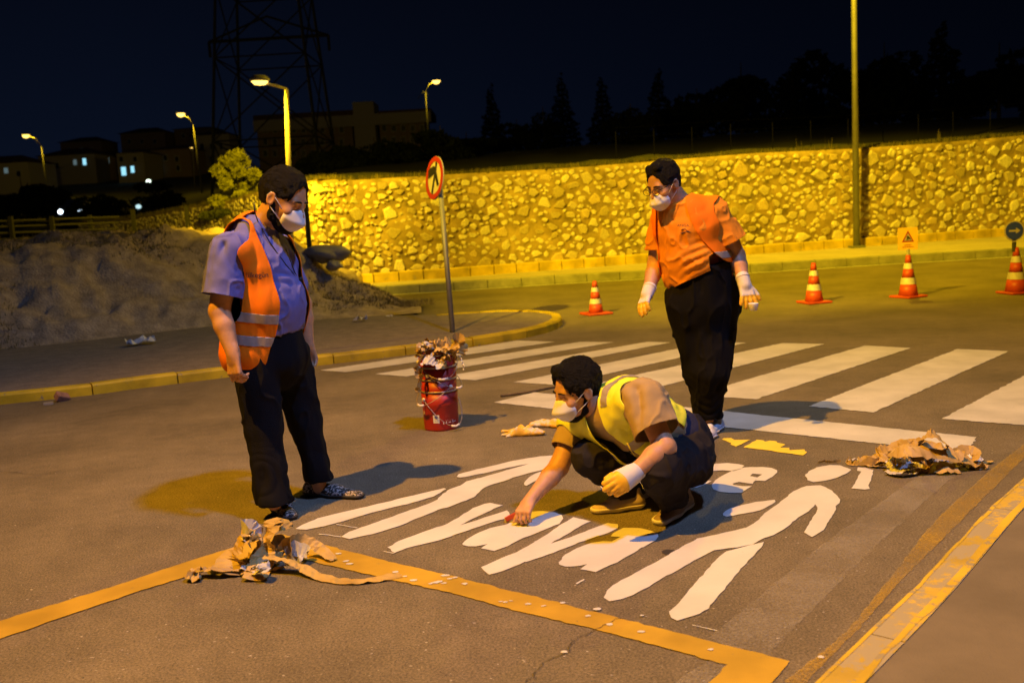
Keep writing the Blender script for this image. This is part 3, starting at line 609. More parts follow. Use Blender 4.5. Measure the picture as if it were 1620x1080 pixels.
b = P3(305, 262, 130); b.z = hz(b.x, b.y) - .2; street_lamp(b, P3(305, 236, 130), P3(303, 234, 130), .04, 'tiny dim lamp just left of the curved pole by the bush', hs=.9, curved=False)
# the two lamps that light the work place stand outside the picture
lw = Vector((-4.9, 1.7, 12.0)); street_lamp((-7.4, 1.2, 0), (-7.4, 1.2, 11.6), lw, .09, 'tall sodium street lamp left of the road, outside the picture', hs=1.6)
l = bpy.data.lights.new('sodium_spot', 'SPOT'); l.energy = WARM_W * 4; l.color = SODIUM; l.spot_size = math.radians(82); l.spot_blend = 1.0; l.shadow_soft_size = .09
o = bpy.data.objects.new('sodium_spot', l); COL.objects.link(o); o.location = lw + Vector((0, 0, -.2)); o.rotation_euler = (Vector((3.0, 5.3, 0)) - o.location).to_track_quat('-Z', 'Y').to_euler()
l = bpy.data.lights.new('added_wall_spot', 'SPOT'); l.energy = WALL_W; l.color = SODIUM_FAR; l.spot_size = math.radians(33); l.spot_blend = .55; l.shadow_soft_size = .12  # added unseen spot that brightens the stone wall
o = bpy.data.objects.new('added_wall_spot', l); COL.objects.link(o); o.location = (-7.6, 1.6, 11.2); o.rotation_euler = (Vector((math.sin(math.radians(36)), math.cos(math.radians(36)), -math.tan(math.radians(24.5))))).to_track_quat('-Z', 'Y').to_euler()
lc = Vector((3.6, 1.5, 12.0))
e = empty('floodlight_mast', (5.2, .6, .05), 0, 'mast with a bluish white floodlight panel on the right pavement, outside the picture', 'floodlight')
MB().tube([(0, 0, 0), (0, 0, 12.2)], [.12, .08], 10).obj('pole', MT['galv'], e, True); MB().tube([(0, 0, 12.1), Vector(lc) - e.location + Vector((0, 0, .15))], .05, 8).obj('arm', MT['galv'], e)
fb = MB().box(Vector(lc) - e.location + Vector((0, 0, .12)), (1.0, 1.0, .1)).obj('floodlight_housing', MT['housing'], e)
o = area_light('floodlight', lc + Vector((0, 0, .05)), COOL_W, COOL, .95, aim=Vector((-1.4, 5.6, 0))); o.data.spread = math.radians(80)

# ------------------------------------------------------------------ road sign
e = empty('road_sign', tuple(G(716, 525, .09)), 0, 'round red ringed no left turn sign on a leaning grey post on the island', 'road sign'); sb = e.location.copy()
ptop = P3(693.5, 262, 12.59) - sb
MB().tube([(0, 0, 0), ptop], .032, 10).obj('post', MT['galv'], e, True)
ctr = P3(691.5, 282, 12.54) - sb
fwd = Vector((-math.sin(math.radians(60)), -math.cos(math.radians(60)), 0)); upv = (ptop).normalized(); sx = upv.cross(fwd).normalized(); fwd = sx.cross(upv).normalized()
def disc(nm, r0, r1, off, m, par, thick=.004, n=40):
    mb = MB(); V = []
    for z_ in (off, off - thick):
        for rr in (r1, r0):
            V += [ctr + fwd * z_ + sx * rr * math.cos(6.2832 * k / n) + upv * rr * math.sin(6.2832 * k / n) for k in range(n)]
    F = [(k, (k+1) % n, n + (k+1) % n, n + k) for k in range(n)] + [(2*n+k, 3*n+k, 3*n+(k+1) % n, 2*n+(k+1) % n) for k in range(n)] + [(k, 2*n+k, 2*n+(k+1) % n, (k+1) % n) for k in range(n)]
    mb.add(V, F); return mb.obj(nm, m, par)
SR = .265
MB().tube([ctr + fwd * .028, ctr + fwd * .036], SR, 40).obj('sign_plate', MT['white_sign'] if 'white_sign' in MT else mat('sign_white', (.36, .33, .34), .5), e)
MB().tube([ctr + fwd * .024, ctr + fwd * .027], SR + .006, 40).obj('sign_back', MT['galv'], e)
disc('red_ring', SR * .76, SR, .041, mat('sign_red', (.26, .018, .012), .5), e)
def flat(nm, poly, off, m, par):
    vs = [ctr + fwd * off + sx * a * SR + upv * b_ * SR for a, b_ in poly]; t = tessellate_polygon([vs]); me = bpy.data.meshes.new(nm); me.from_pydata(vs, [], t); me.update(); return link(nm, me, par, m)
BK = mat('sign_black', (.015, .015, .015), .5)
flat('arrow', [(-.62,.20),(-.56,.60),(.04,.58),(.20,.48),(.28,.30),(.46,-.50),(.26,-.54),(.06,.20)], .044, BK, e)
flat('slash', [(-.42,-.62),(-.30,-.70),(.50,.60),(.38,.66)], .047, BK, e)
MB().box(ctr + fwd * .015, (.05, .05, .04)).obj('clamp', MT['galv'], e)

# ------------------------------------------------------------------ traffic cones
CO = mat('cone_orange', (.46, .06, .02), .5, var=.15, vscale=9); CWt = mat('cone_band', (.52, .50, .50), .5, var=.15, vscale=12)
def cone(px, py, hgt, rot, label):
    e = empty('traffic_cone', tuple(G(px, py)), rot, label, 'traffic cone', 'traffic cones across the road'); R0 = .135 * hgt / .6; R1 = .028
    prof = lambda t: R0 + (R1 - R0) * t
    MB().box((0, 0, .015), (.36, .36, .03)).obj('base', CO, e).modifiers.new('bevel', 'BEVEL').width = .01
    H = hgt - .03; lv = [0, .28, .44, .66, .80, 1]
    for k in range(5):
        a, b_ = lv[k], lv[k+1]; off = .003 if k % 2 else 0
        MB().lathe([(prof(a) + off, .03 + H * a), (prof(b_) + off, .03 + H * b_)], 22, cap=not k % 2).obj('band' if k % 2 else 'cone_body', CWt if k % 2 else CO, e, True)
    return e
cone(943, 497, .46, .35, 'smallest cone, standing behind the man in the orange shirt, next to the crossing')
cone(1288, 479, .55, .2, 'bare cone in the middle of the road between the man and the warning board')
c3 = cone(1437, 470, .58, .45, 'cone carrying the yellow roadworks board'); c4 = cone(1607, 464, .62, .15, 'cone at the right edge carrying the blue arrow disc')
# warning board
p = G(1437, 470); e = empty('warning_board', (p.x, p.y, .56), 0, 'square yellow roadworks board with red triangle fixed on top of a cone', 'warning sign')
Yb = mat('board_yellow', (.70, .42, .05), .5, var=.08, vscale=9)
MB().tube([(0, 0, -.02), (0, 0, .10)], .022, 8).obj('socket', MT['housing'], e); MB().box((-.005, 0, .24), (.265, .012, .30)).obj('board', Yb, e)
def card(nm, poly, off, m, par, sc=1, cz=0, cx=0):
    vs = [Vector((cx + a * sc, -off, cz + b_ * sc)) for a, b_ in poly]; t = tessellate_polygon([vs]); me = bpy.data.meshes.new(nm); me.from_pydata(vs, [], t); me.update(); return link(nm, me, par, m)
RD = bpy.data.materials['sign_red']; WS = bpy.data.materials['sign_white']
card('red_triangle', [(-.085, -.07), (.085, -.07), (0, .085)], .008, RD, e, 1, .265, -.005); card('white_triangle', [(-.056, -.052), (.056, -.052), (0, .05)], .010, WS, e, 1, .265, -.005)
card('digging_figure', [(-.03, -.045), (-.012, -.02), (-.02, .0), (-.006, .018), (.008, .008), (.03, -.02), (.038, -.045), (.018, -.035), (.004, -.018), (.004, -.045), (-.01, -.045), (-.008, -.03), (-.02, -.045)], .012, BK, e, 1, .265, -.005)
for zz_, ww in ((.155, .10), (.128, .16)):
    for k in range(int(ww / .016)): card('red_letter', [(-.005, -.006), (.005, -.006), (.005, .006), (-.005, .006)], .009, RD, e, 1, zz_, -.005 - ww / 2 + k * .016 + .006)
# blue arrow disc
p = G(1607, 464); e = empty('arrow_disc', (p.x - .03, p.y, .60), 0, 'round blue disc with white right arrow on a black stub above a cone', 'traffic sign')
MB().tube([(0, 0, -.04), (0, 0, .09)], .026, 10).obj('socket', MT['darkmetal'], e)
MB().tube([(0, .004, .24), (0, -.004, .24)], .135, 36).obj('disc_plate', WS, e); MB().tube([(0, -.0045, .24), (0, -.0075, .24)], .118, 36).obj('blue_disc', mat('sign_blue', (.03, .05, .60), .4), e)
MB().box((0, 0, .10), (.06, .008, .04)).obj('bracket', WS, e)
card('white_arrow', [(-.075,-.012),(.02,-.012),(.02,-.04),(.078,0),(.02,.04),(.02,.012),(-.075,.012)], .010, WS, e, 1, .24)

# ------------------------------------------------------------------ paint pails
RP = mat('pail_red', (.36, .022, .016), .48, coat=0, var=.08, vscale=4); STL = mat('pail_steel', (.38, .30, .26), .45, metal=.5); GRP = mat('white_plastic', (.75, .68, .62), .5)
pc = Vector((P3(696, 640, 6.95).x, 6.95, 0)); PH = .285; R_b = .120; R_t = .130
def text_mesh(s, size):
    c = bpy.data.curves.new('t', 'FONT'); c.body = s; c.size = size; c.align_x = 'CENTER'; c.align_y = 'CENTER'; c.extrude = 0
    o = bpy.data.objects.new('t', c); COL.objects.link(o); me = bpy.data.meshes.new_from_object(o.evaluated_get(bpy.context.evaluated_depsgraph_get())); bpy.data.objects.remove(o); return me
def wrap_text(s, size, ang, z, rad, m, par, name='lettering'):
    me = text_mesh(s, size); bm = bmesh.new(); bm.from_mesh(me); bmesh.ops.triangulate(bm, faces=bm.faces); bmesh.ops.subdivide_edges(bm, edges=[e_ for e_ in bm.edges if e_.calc_length() > .012], cuts=1)
    for v in bm.verts:
        a = ang + v.co.x / rad; rr = rad + .0015; v.co = Vector((math.cos(a) * rr, math.sin(a) * rr, z + v.co.y))
    bm.to_mesh(me); bm.free(); return link(name, me, par, m)
LW = mat('pail_lettering', (.72, .62, .58), .6)
camang = math.atan2(-pc.y, -pc.x)
pz = [0, .085, .172, .26]
for i, z0 in enumerate(pz):
    lab = ('lowest red paint pail, resting on the asphalt, with a white sticker', 'second red paint pail from the ground in the stack', 'third red paint pail from the ground in the stack', 'topmost red paint pail, holding the torn tape')[i]
    e = empty('paint_pail', (pc.x + random.uniform(-.004, .004), pc.y, z0), 0, lab, 'paint pail', 'stacked red paint pails')
    rr = lambda z: R_b + (R_t - R_b) * z / PH
    MB().lathe([(R_b - .01, .003), (R_b, .0), (R_b + .002, .012), (rr(PH * .62), PH * .62), (rr(PH * .66) + .004, PH * .66), (rr(PH * .70), PH * .70), (rr(PH), PH - .01), (rr(PH) - .004, PH - .012), (rr(PH*.3) - .004, PH * .3), (.01, PH * .3)], 40).obj('body', RP, e, True)
    MB().lathe([(R_t + .001, PH - .014), (R_t + .006, PH - .010), (R_t + .007, PH - .004), (R_t + .003, PH), (R_t - .004, PH - .003)], 40, cap=False).obj('rim', STL, e, True)
    a = camang + (0.6, -.9, .95, .2)[i] - (0 if i % 2 else 0); hp = []; drop = (.19, .12, .10, .11)[i]
    la = a + 1.5708; zl = PH - .06
    for s_ in (1, -1):
        q = Vector((math.cos(la) * s_ * (R_t + .004), math.sin(la) * s_ * (R_t + .004), zl)); lg = MB().lathe([(.001, 0), (.016, 0), (.014, .008), (.006, .012)], 12).obj('lug', GRP, e, True); lg.location = q; lg.rotation_euler = Vector((q.x, q.y, 0)).to_track_quat('Z', 'Y').to_euler()
    for k in range(17):
        t = math.pi * k / 16; c_, s2_ = math.cos(t), math.sin(t); rad = R_t + .012 + .035 * s2_
        hp.append(Vector((math.cos(la) * c_ * (R_t + .012) + math.cos(a) * s2_ * rad, math.sin(la) * c_ * (R_t + .012) + math.sin(a) * s2_ * rad, zl - drop * s2_ ** 1.3)))
    hd = MB().tube(hp, .0024, 6).obj('handle', STL, e, True); MB().tube([hp[7].lerp(hp[6], .2), hp[8], hp[9].lerp(hp[10], .2)], .0085, 8).obj('grip', GRP, hd, True)
    if i == 3: wrap_text('BENGA', .042, camang + .02, PH * .80, R_t, LW, e); wrap_text('BENGA', .042, camang + 2.4, PH * .80, R_t, LW, e)
    if i == 0:
        wrap_text('A', .05, camang - 1.15, .125, R_b + .006, LW, e)
        st = MB(); V = []; nn_ = 6
        for k in range(nn_):
            a_ = camang - .46 + .36 * k / (nn_ - 1); V += [(math.cos(a_) * (rr(.08) + .0012), math.sin(a_) * (rr(.08) + .0012), .060), (math.cos(a_) * (rr(.12) + .0018), math.sin(a_) * (rr(.12) + .0018), .118)]
        st.add(V, [(2*k, 2*k+2, 2*k+3, 2*k+1) for k in range(nn_-1)]); st.obj('sticker', mat('sticker_white', (.72, .70, .72), .6), e)
        wrap_text('\u25CF', .030, camang - .28, .100, R_b + .0052, mat('sticker_blue', (.12, .14, .30), .6), e, 'emblem'); wrap_text('= =', .018, camang - .28, .075, R_b + .0052, bpy.data.materials['sticker_blue'], e, 'emblem')
        wrap_text('\u25AE\u25AE \u25AC \u25AE\u25AC', .020, camang + .50, .062, R_b + .0025, LW, e); wrap_text('- - - - - -', .02, camang + .5, .078, R_b + .0028, LW, e)
        for k in range(4): wrap_text('---------', .017, camang + .42, .105 + k * .014, R_b + .003, mat('pail_fine_print', (.52, .12, .09), .6) if k == 0 else bpy.data.materials['pail_fine_print'], e, 'fine_print')
    if i == 2: wrap_text('o o o', .026, camang + .62, .045 + .085 - .02, R_b + .0052, LW, e)
    if i == 1: wrap_text('o o o', .028, camang + .62, .03 + .085 + .045, R_b + .0065, LW, e)

# ------------------------------------------------------------------ torn masking tape
PWH = mat('painted_tape_white', (.50, .49, .48), .65, var=.1, vscale=30); TP = twoside_mat(); TPT = twoside_mat(False); WHITE_SIDE = {4, 9, 11, 7, 36, 37, 40, 62, 66, 5, 67}
def ribbon(parent, pts, w, roll=0., twist=0., seed=0, crumple=.006, name='tape_strip', zmin=.004, n=None):
    r = random.Random(seed); P = [Vector(p) for p in pts]
    # catmull-rom
    Q = []
    for i in range(len(P) - 1):
        a, b_, c, d = P[max(i-1, 0)], P[i], P[i+1], P[min(i+2, len(P)-1)]
        for k in range(6):
            t = k / 6; Q.append(.5 * ((2*b_) + (c - a) * t + (2*a - 5*b_ + 4*c - d) * t*t + (3*b_ - a - 3*c + d) * t**3))
    Q.append(P[-1]); V = []; up = Vector((0, 0, 1)); m_ = 4
    for i, q in enumerate(Q):
        t = (Q[min(i+1, len(Q)-1)] - Q[max(i-1, 0)]); t = t.normalized() if t.length > 1e-6 else Vector((1, 0, 0))
        side = t.cross(up); side = side.normalized() if side.length > .2 else Vector((math.cos(seed), math.sin(seed), 0))
        nr = side.cross(t); ang = roll + twist * i / len(Q) + r.gauss(0, .05); s = side * math.cos(ang) + nr * math.sin(ang); ww = w * (1 + r.uniform(-.08, .08)); taper = 1 if 0 < i < len(Q) - 1 else r.uniform(.5, .95)
        for j in range(m_):
            f_ = (j / (m_ - 1) - .5) * ww * taper; v = q + s * f_ + nr.normalized() * (r.gauss(0, crumple) + (.25 - (f_ / ww) ** 2) * w * .12); v.z = max(v.z, zmin + .0006 * j); V.append(v)
    F = [(i*m_+j, (i+1)*m_+j, (i+1)*m_+j+1, i*m_+j+1) for i in range(len(Q)-1) for j in range(m_-1)]
    me = bpy.data.meshes.new(name); me.from_pydata(V, [], F); me.update(); o = link(name, me, parent, PWH if seed in (4, 9, 36, 37, 62, 66, 10) or (seed > 1000 and seed % 5 == 0) else TP if seed in WHITE_SIDE or (seed > 1000 and seed % 4 == 0) else TPT, False)
    return o
def rnd_ribbons(parent, c, ex, ey, h, n, w, seed, base=0, zoff=0):
    r = random.Random(seed)
    for i in range(n):
        a = r.random() * 6.283; rad = r.random() ** .6; x, y = math.cos(a) * ex * rad, math.sin(a) * ey * rad; hh = h * (1 - rad * .8); hd = r.random() * 6.283; pts = []; p = Vector((x, y, r.uniform(.005, hh * .8)))
        for k in range(r.choice((3, 4, 5))):
            pts.append(p.copy()); hd += r.uniform(-1.3, 1.3); st = r.uniform(.05, .11); p = p + Vector((math.cos(hd) * st, math.sin(hd) * st, 0))
            p.x = max(-ex * 1.15, min(ex * 1.15, p.x)); p.y = max(-ey * 1.2, min(ey * 1.2, p.y)); q = math.hypot(p.x / ex, p.y / ey); p.z = r.uniform(.004, max(.02, h * (1.05 - .85 * q)))
        ribbon(parent, [v + Vector((0, 0, zoff)) for v in pts], w * r.uniform(.45, 1.1), r.uniform(-1.2, 1.2), r.uniform(-1.5, 1.5), seed * 100 + i, .008, zmin=zoff + .004)
c0 = G(400, 895); e = empty('tape_pile', tuple(c0), 0, 'peeled tan masking tape heaped on the yellow line before the left man', 'tape pile'); g_ = lambda px, py, z: G(px, py, z) - c0
ribbon(e, [g_(318,914,.012), g_(300,907,.035), g_(318,897,.045), g_(345,903,.03), g_(400,902,.012), g_(450,900,.008)], .055, .2, .2, 1)
ribbon(e, [g_(358,908,.02), g_(366,885,.06), g_(378,862,.12), g_(398,846,.16)], .125, -.35, .2, 2, .003)
ribbon(e, [g_(400,918,.008), g_(412,895,.03), g_(420,865,.09), g_(428,835,.17), g_(440,823,.19), g_(452,838,.15)], .105, -.25, .4, 3, .003)
ribbon(e, [g_(395,862,.11), g_(390,845,.17), g_(382,832,.19), g_(398,836,.17), g_(410,848,.13)], .07, 1.2, .9, 4)
ribbon(e, [g_(405,850,.14), g_(398,838,.15), g_(392,846,.17), g_(408,852,.13)], .06, 2.6, .9, 5)
ribbon(e, [g_(418,880,.07), g_(450,885,.06), g_(478,897,.03), g_(505,911,.010), g_(545,919,.006), g_(590,917,.006), g_(634,909,.006)], .062, .15, -.25, 6, .003)
ribbon(e, [g_(440,872,.06), g_(455,856,.10), g_(480,853,.09), g_(505,866,.05), g_(528,886,.01)], .050, .5, 2.9, 7, .003)
ribbon(e, [g_(438,885,.03), g_(432,868,.07), g_(442,855,.10), g_(456,862,.08), g_(462,880,.04), g_(448,888,.02)], .06, 1.3, .3, 8)
ribbon(e, [g_(400,905,.02), g_(420,903,.05), g_(415,893,.07), g_(405,898,.05)], .05, 2.9, .3, 9)
ribbon(e, [g_(470,890,.02), g_(485,875,.04), g_(465,868,.06), g_(450,872,.05)], .07, .5, 1.5, 10)
ribbon(e, [g_(330,900,.02), g_(350,893,.03), g_(372,895,.02)], .06, 3.1, .1, 11, .003)
rnd_ribbons(e, c0, .17, .09, .11, 6, .085, 21)
c0 = G(1462, 735); e = empty('tape_pile', tuple(c0), 0, 'long heap of peeled tan masking tape at the right end of the white stop line', 'tape pile')
ribbon(e, [g_(1410,715,.10), g_(1430,712,.14), g_(1470,716,.12), g_(1520,724,.07), g_(1545,735,.02)], .085, -.7, .2, 31, .005)
ribbon(e, [g_(1400,725,.03), g_(1420,703,.10), g_(1450,700,.13), g_(1490,712,.11), g_(1525,722,.08)], .065, -.5, -.3, 32, .005)
ribbon(e, [g_(1455,705,.12), g_(1462,690,.20), g_(1476,686,.22), g_(1492,698,.17), g_(1500,712,.12)], .07, -.9, .8, 33, .005)
ribbon(e, [g_(1360,732,.008), g_(1380,728,.02), g_(1395,718,.06), g_(1408,712,.07)], .09, -.4, -.5, 34, .007)
ribbon(e, [g_(1355,730,.008), g_(1380,737,.006), g_(1400,735,.02), g_(1412,728,.05)], .05, .1, .5, 35, .005)
ribbon(e, [g_(1403,738,.02), g_(1412,724,.07), g_(1424,722,.08), g_(1425,738,.02), g_(1410,745,.02)], .06, 2.8, .5, 36, .006)
ribbon(e, [g_(1402,745,.012), g_(1420,748,.02), g_(1440,742,.03), g_(1448,748,.01)], .04, 2.9, .8, 37, .006)
ribbon(e, [g_(1520,738,.03), g_(1510,722,.07), g_(1530,710,.09), g_(1545,718,.07), g_(1540,730,.04)], .06, -1.0, .5, 38, .004)
ribbon(e, [g_(1515,720,.06), g_(1535,732,.03), g_(1562,740,.006)], .05, -.3, .2, 39, .004)
ribbon(e, [g_(1540,735,.01), g_(1555,732,.012), g_(1570,729,.012)], .03, 3.0, .2, 40, .003)
ribbon(e, [g_(1470,742,.015), g_(1490,738,.04), g_(1515,741,.02)], .09, -.6, .2, 42, .003)
ribbon(e, [g_(1405,748,.008), g_(1425,752,.012), g_(1450,750,.006)], .05, .1, .9, 1005, .004)
rnd_ribbons(e, c0, .33, .12, .13, 20, .06, 41)
pt_ = Vector((pc.x, pc.y, pz[-1] + PH)); e = empty('tape_waste', tuple(pt_), 0, 'crumpled tan and white tape stuffed into the topmost red pail', 'tape waste'); q_ = lambda px, py, dy=-.1: P3(px, py, 6.95 + dy) - pt_
def rib_s(pl, w, roll, tw, sd, cr=.006): ribbon(e, pl, w, roll, tw, sd, cr, zmin=-1)
rib_s([q_(664,600,-.14), q_(662,578,-.14), q_(672,562,-.1), q_(690,556,0)], .07, .6, .6, 61)
rib_s([q_(668,572,-.13), q_(678,568,-.17), q_(690,577,-.17), q_(698,572,-.16)], .09, 2.4, .3, 62)
rib_s([q_(660,622,-.13), q_(665,600,-.15), q_(668,580,-.13)], .035, .3, .6, 63)
rib_s([q_(702,583,-.15), q_(700,568,-.15), q_(706,556,-.1), q_(722,560,-.05)], .06, .4, .4, 64)
rib_s([q_(712,570,-.05), q_(722,556,-.03), q_(718,540,0), q_(726,534,.02), q_(733,543,0), q_(728,560,0)], .07, .8, 1.2, 65)
rib_s([q_(670,558,-.05), q_(668,545,-.05), q_(676,543,-.05), q_(686,553,-.08), q_(698,553,-.1)], .05, 2.6, .8, 66)
rib_s([q_(726,562,-.05), q_(731,570,-.08), q_(734,585,-.1)], .016, .4, .4, 67)
rib_s([q_(686,560,-.12), q_(694,552,-.14), q_(706,560,-.14), q_(712,572,-.13)], .06, 2.9, .4, 68)
r = random.Random(5)
for i in range(12):
    a = r.random() * 6.283; rad = r.random() * .10; p = Vector((math.cos(a) * rad, math.sin(a) * rad, r.uniform(-.02, .05))); pts_ = []
    for k in range(4):
        pts_.append(p.copy()); a += r.uniform(-1.5, 1.5); p = p + Vector((math.cos(a) * .06, math.sin(a) * .06, r.uniform(-.03, .035))); p.x = max(-.13, min(.13, p.x)); p.y = max(-.13, min(.13, p.y)); p.z = max(-.02, min(.10, p.z))
    rib_s(pts_, r.uniform(.04, .08), r.uniform(-1.3, 1.3), r.uniform(-1, 1), 80 + i, .008)
# small loose scrap near the right figure's head, stick
c0 = G(1310, 730); e = empty('tape_scrap', tuple(c0), 0, 'thin curled scrap of tape above the head of the right painted figure', 'tape scrap')
ribbon(e, [g_(1294,731,.006), g_(1305,729,.015), g_(1315,731,.008), g_(1330,730,.006)], .02, .3, 1.5, 91, .003)
st_ = MB().tube([G(792, 626, .012), G(835, 620, .014), G(880, 611, .012), G(930, 602, .012)], [.009, .010, .009, .006], 8).obj('stick', mat('stick_wood', (.12, .085, .05), .9, var=.4, vscale=30), None, label='thin dirty wooden stick lying on the road just left of the squatting man\'s head', cat='stick')
# ------------------------------------------------------------------ background
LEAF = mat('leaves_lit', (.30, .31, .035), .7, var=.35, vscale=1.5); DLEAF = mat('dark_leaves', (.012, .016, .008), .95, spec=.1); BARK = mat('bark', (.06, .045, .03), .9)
def leafcloud(centers, n, size, seed):
    r = np.random.default_rng(seed); C = np.array([c[:3] for c in centers]); R = np.array([c[3:6] for c in centers]); wgt = R.prod(1) ** .66; k = r.choice(len(C), n, p=wgt / wgt.sum())
    d = r.normal(size=(n, 3)); d /= np.linalg.norm(d, axis=1)[:, None]; rad = r.uniform(.55, 1.0, n) ** .5; p = C[k] + d * R[k] * rad[:, None]
    a = r.normal(size=(n, 3)); a /= np.linalg.norm(a, axis=1)[:, None]; b = np.cross(a, r.normal(size=(n, 3))); b /= np.linalg.norm(b, axis=1)[:, None]; s = size * r.uniform(.6, 1.3, n)[:, None]
    V = np.stack([p - a * s, p + b * s * .5, p + a * s, p - b * s * .5], 1).reshape(-1, 3); F = np.arange(n * 4).reshape(n, 4); return npmesh('crown', V, F)
bc = P3(374, 292, 24); r_ = random.Random(3); cs = []
for i in range(26):
    a = r_.random() * 6.283; q = r_.random() ** .5; h = r_.random(); wd = .72 * (1 - .75 * h ** 1.6) ; cs.append((math.cos(a) * wd * q, math.sin(a) * .5 * q, h * 1.15 - .1, .17, .17, .14))
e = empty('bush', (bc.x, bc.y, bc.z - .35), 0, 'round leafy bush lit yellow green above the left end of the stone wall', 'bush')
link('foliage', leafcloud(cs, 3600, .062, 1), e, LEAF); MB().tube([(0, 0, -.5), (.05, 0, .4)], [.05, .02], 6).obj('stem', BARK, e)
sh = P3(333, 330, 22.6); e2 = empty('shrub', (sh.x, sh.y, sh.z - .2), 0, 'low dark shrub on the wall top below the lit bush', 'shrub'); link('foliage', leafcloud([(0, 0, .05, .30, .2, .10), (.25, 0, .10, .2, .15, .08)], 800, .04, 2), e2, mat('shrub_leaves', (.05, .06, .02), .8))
# trees against the sky
def tree(px, ytop, ybot, Y, kind, wpx, label, seed):
    b = P3(px, ybot, Y); t = P3(px, ytop, Y); w = wpx * Y / FPX / 2
    e = empty('conifer_tree' if kind else 'broadleaf_tree', (b.x, b.y, hz(b.x, b.y) - .3), 0, label, 'tree', 'dark trees beyond the wall'); H = max(1.5, t.z - e.location.z)
    MB().tube([(0, 0, 0), (0, 0, H * .55), (0, 0, H * .95)], [H * .025, H * .015, .02], 6).obj('trunk', BARK, e)
    cs = []; r = random.Random(seed)
    if kind:
        for k in range(14):
            f = k / 13; ww = w * (1 - f) ** .9 * r.uniform(.8, 1.1) + .1; cs.append((r.uniform(-.1, .1) * w, r.uniform(-.1, .1) * w, H * (.12 + .86 * f), ww, ww, H * .045))
    else:
        for k in range(16):
            a = r.random() * 6.283; q = r.random() ** .5; f = r.random(); cs.append((math.cos(a) * w * q * .8, math.sin(a) * w * q * .8, H * (.12 + .78 * f * (1 - .5 * q)), w * r.uniform(.3, .5), w * .4, H * r.uniform(.1, .17)))
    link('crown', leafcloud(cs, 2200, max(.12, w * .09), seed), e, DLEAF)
for i, (px, yt, yb, Y, k, wp_, lab) in enumerate([
    (782,135,245,75,1,46,'narrow dark conifer just right of the forked lamp'), (820,185,245,60,0,90,'low dark tree right of the first narrow conifer'), (893,118,240,72,1,60,'pointed dark conifer between the road sign and the standing man'),
    (862,165,240,58,0,70,'dark round tree under the pointed conifer'), (956,122,240,70,1,52,'dark conifer left of the standing man\'s head'), (1000,160,238,50,0,90,'dark bushy tree directly behind the standing man\'s head'),
    (1045,112,236,66,1,66,'tall dark conifer right of the standing man\'s head'), (1105,135,236,60,0,120,'broad dark tree above the small orange lamp'), (1175,92,232,64,0,130,'broad tall dark tree left of the tall lamp post'),
    (1255,105,230,60,1,80,'dark conifer nearest the tall lamp post on its left'), (1300,70,230,66,0,140,'large dark tree behind the tall lamp post'), (1400,60,225,60,0,170,'large dark tree right of the tall lamp post'),
    (1490,40,222,62,1,120,'tallest dark conifer at the right'), (1580,60,215,58,0,180,'large dark tree at the right edge'), (700,195,262,40,0,120,'low dark shrubby tree behind the no left turn sign'), (595,215,270,42,0,90,'dark tree below the roof tower of the apartment block'),
    (640,205,268,44,0,80,'dark tree below the right wing of the apartment block'), (540,235,275,40,0,70,'small dark tree left of the roof tower'), (500,240,280,38,0,60,'small dark tree between the pylon foot and the wall'), (250,285,345,60,0,120,'dark tree below the lit house windows'),
    (160,300,350,60,0,110,'dark tree right of the car headlights'), (40,275,350,70,0,150,'dark tree at the left edge below the lamp'), (740,215,255,48,0,90,'dark shrubby tree right of the sign')]):
    tree(px, yt, yb, Y, k, wp_, lab, 100 + i)
# houses on the hillside
HW = mat('house_plaster', (.45, .42, .40), .9); HW2 = mat('house_plaster_brown', (.32, .24, .18), .9); RF = mat('roof_tiles', (.12, .07, .05), .9); WD = mat('dark_window', (.02, .025, .03), .3); WLIT = emat('lit_window', (.35, .80, 1.0), 1.1); WDIM = emat('dim_lit_window', (.5, .75, .8), .16)
FRM = mat('window_frame', (.5, .5, .5), .6)
def house(px0, px1, ye, yb, Y, label, m, wins=(), roof=True, depth=9, name='house', cat='house', group='houses on the dark hillside', rh=.28):
    a, b = P3(px0, ye, Y), P3(px1, ye, Y); zb = P3(px0, yb, Y).z; w = (b - a).length; H = a.z - zb; c = (a + b) / 2; ang = math.atan2(b.y - a.y, b.x - a.x)
    e = empty(name, (c.x, c.y + depth / 2, zb), 0, label, cat, group)
    MB().box((0, 0, H / 2 - 4), (w, depth, H + 8)).obj('wall', m, e)
    if roof:
        r = w * rh * .5; o = .5; V = [(-w/2-o, -depth/2-o, H), (w/2+o, -depth/2-o, H), (w/2+o, depth/2+o, H), (-w/2-o, depth/2+o, H), (-w*.2, 0, H + r), (w*.2, 0, H + r)]
        MB().add(V, [(0,1,5,4), (1,2,5), (2,3,4,5), (3,0,4), (0,3,2,1)]).obj('roof', RF, e)
    sc = Y / FPX
    for (wx, wy, ww, wh, lit) in wins:
        q = P3(wx, wy, Y); x = q.x - c.x; z = q.z - zb; o = MB().box((x, -depth/2 - .03, z), (ww * sc + .25, .1, wh * sc + .25)).obj('window', FRM, e)
        MB().box((x, -depth/2 - .1, z), (ww * sc, .06, wh * sc)).obj('pane', (WD, WLIT, WDIM)[lit], o)
    return e
house(-60,45,262,330,150,'dark house at the far left edge',HW,[(10,270,6,8,2),(30,275,6,8,0),(-10,272,6,8,0)])
house(60,150,248,300,170,'pale house with one lit window left of the pair of lit windows',HW,[(119,257,5,8,2),(134,256,5,10,1),(90,262,6,8,0),(75,262,6,8,0)])
house(160,182,250,300,176,'narrow dark house between the two pale houses',HW2,[(170,254,6,9,2)],rh=.4)
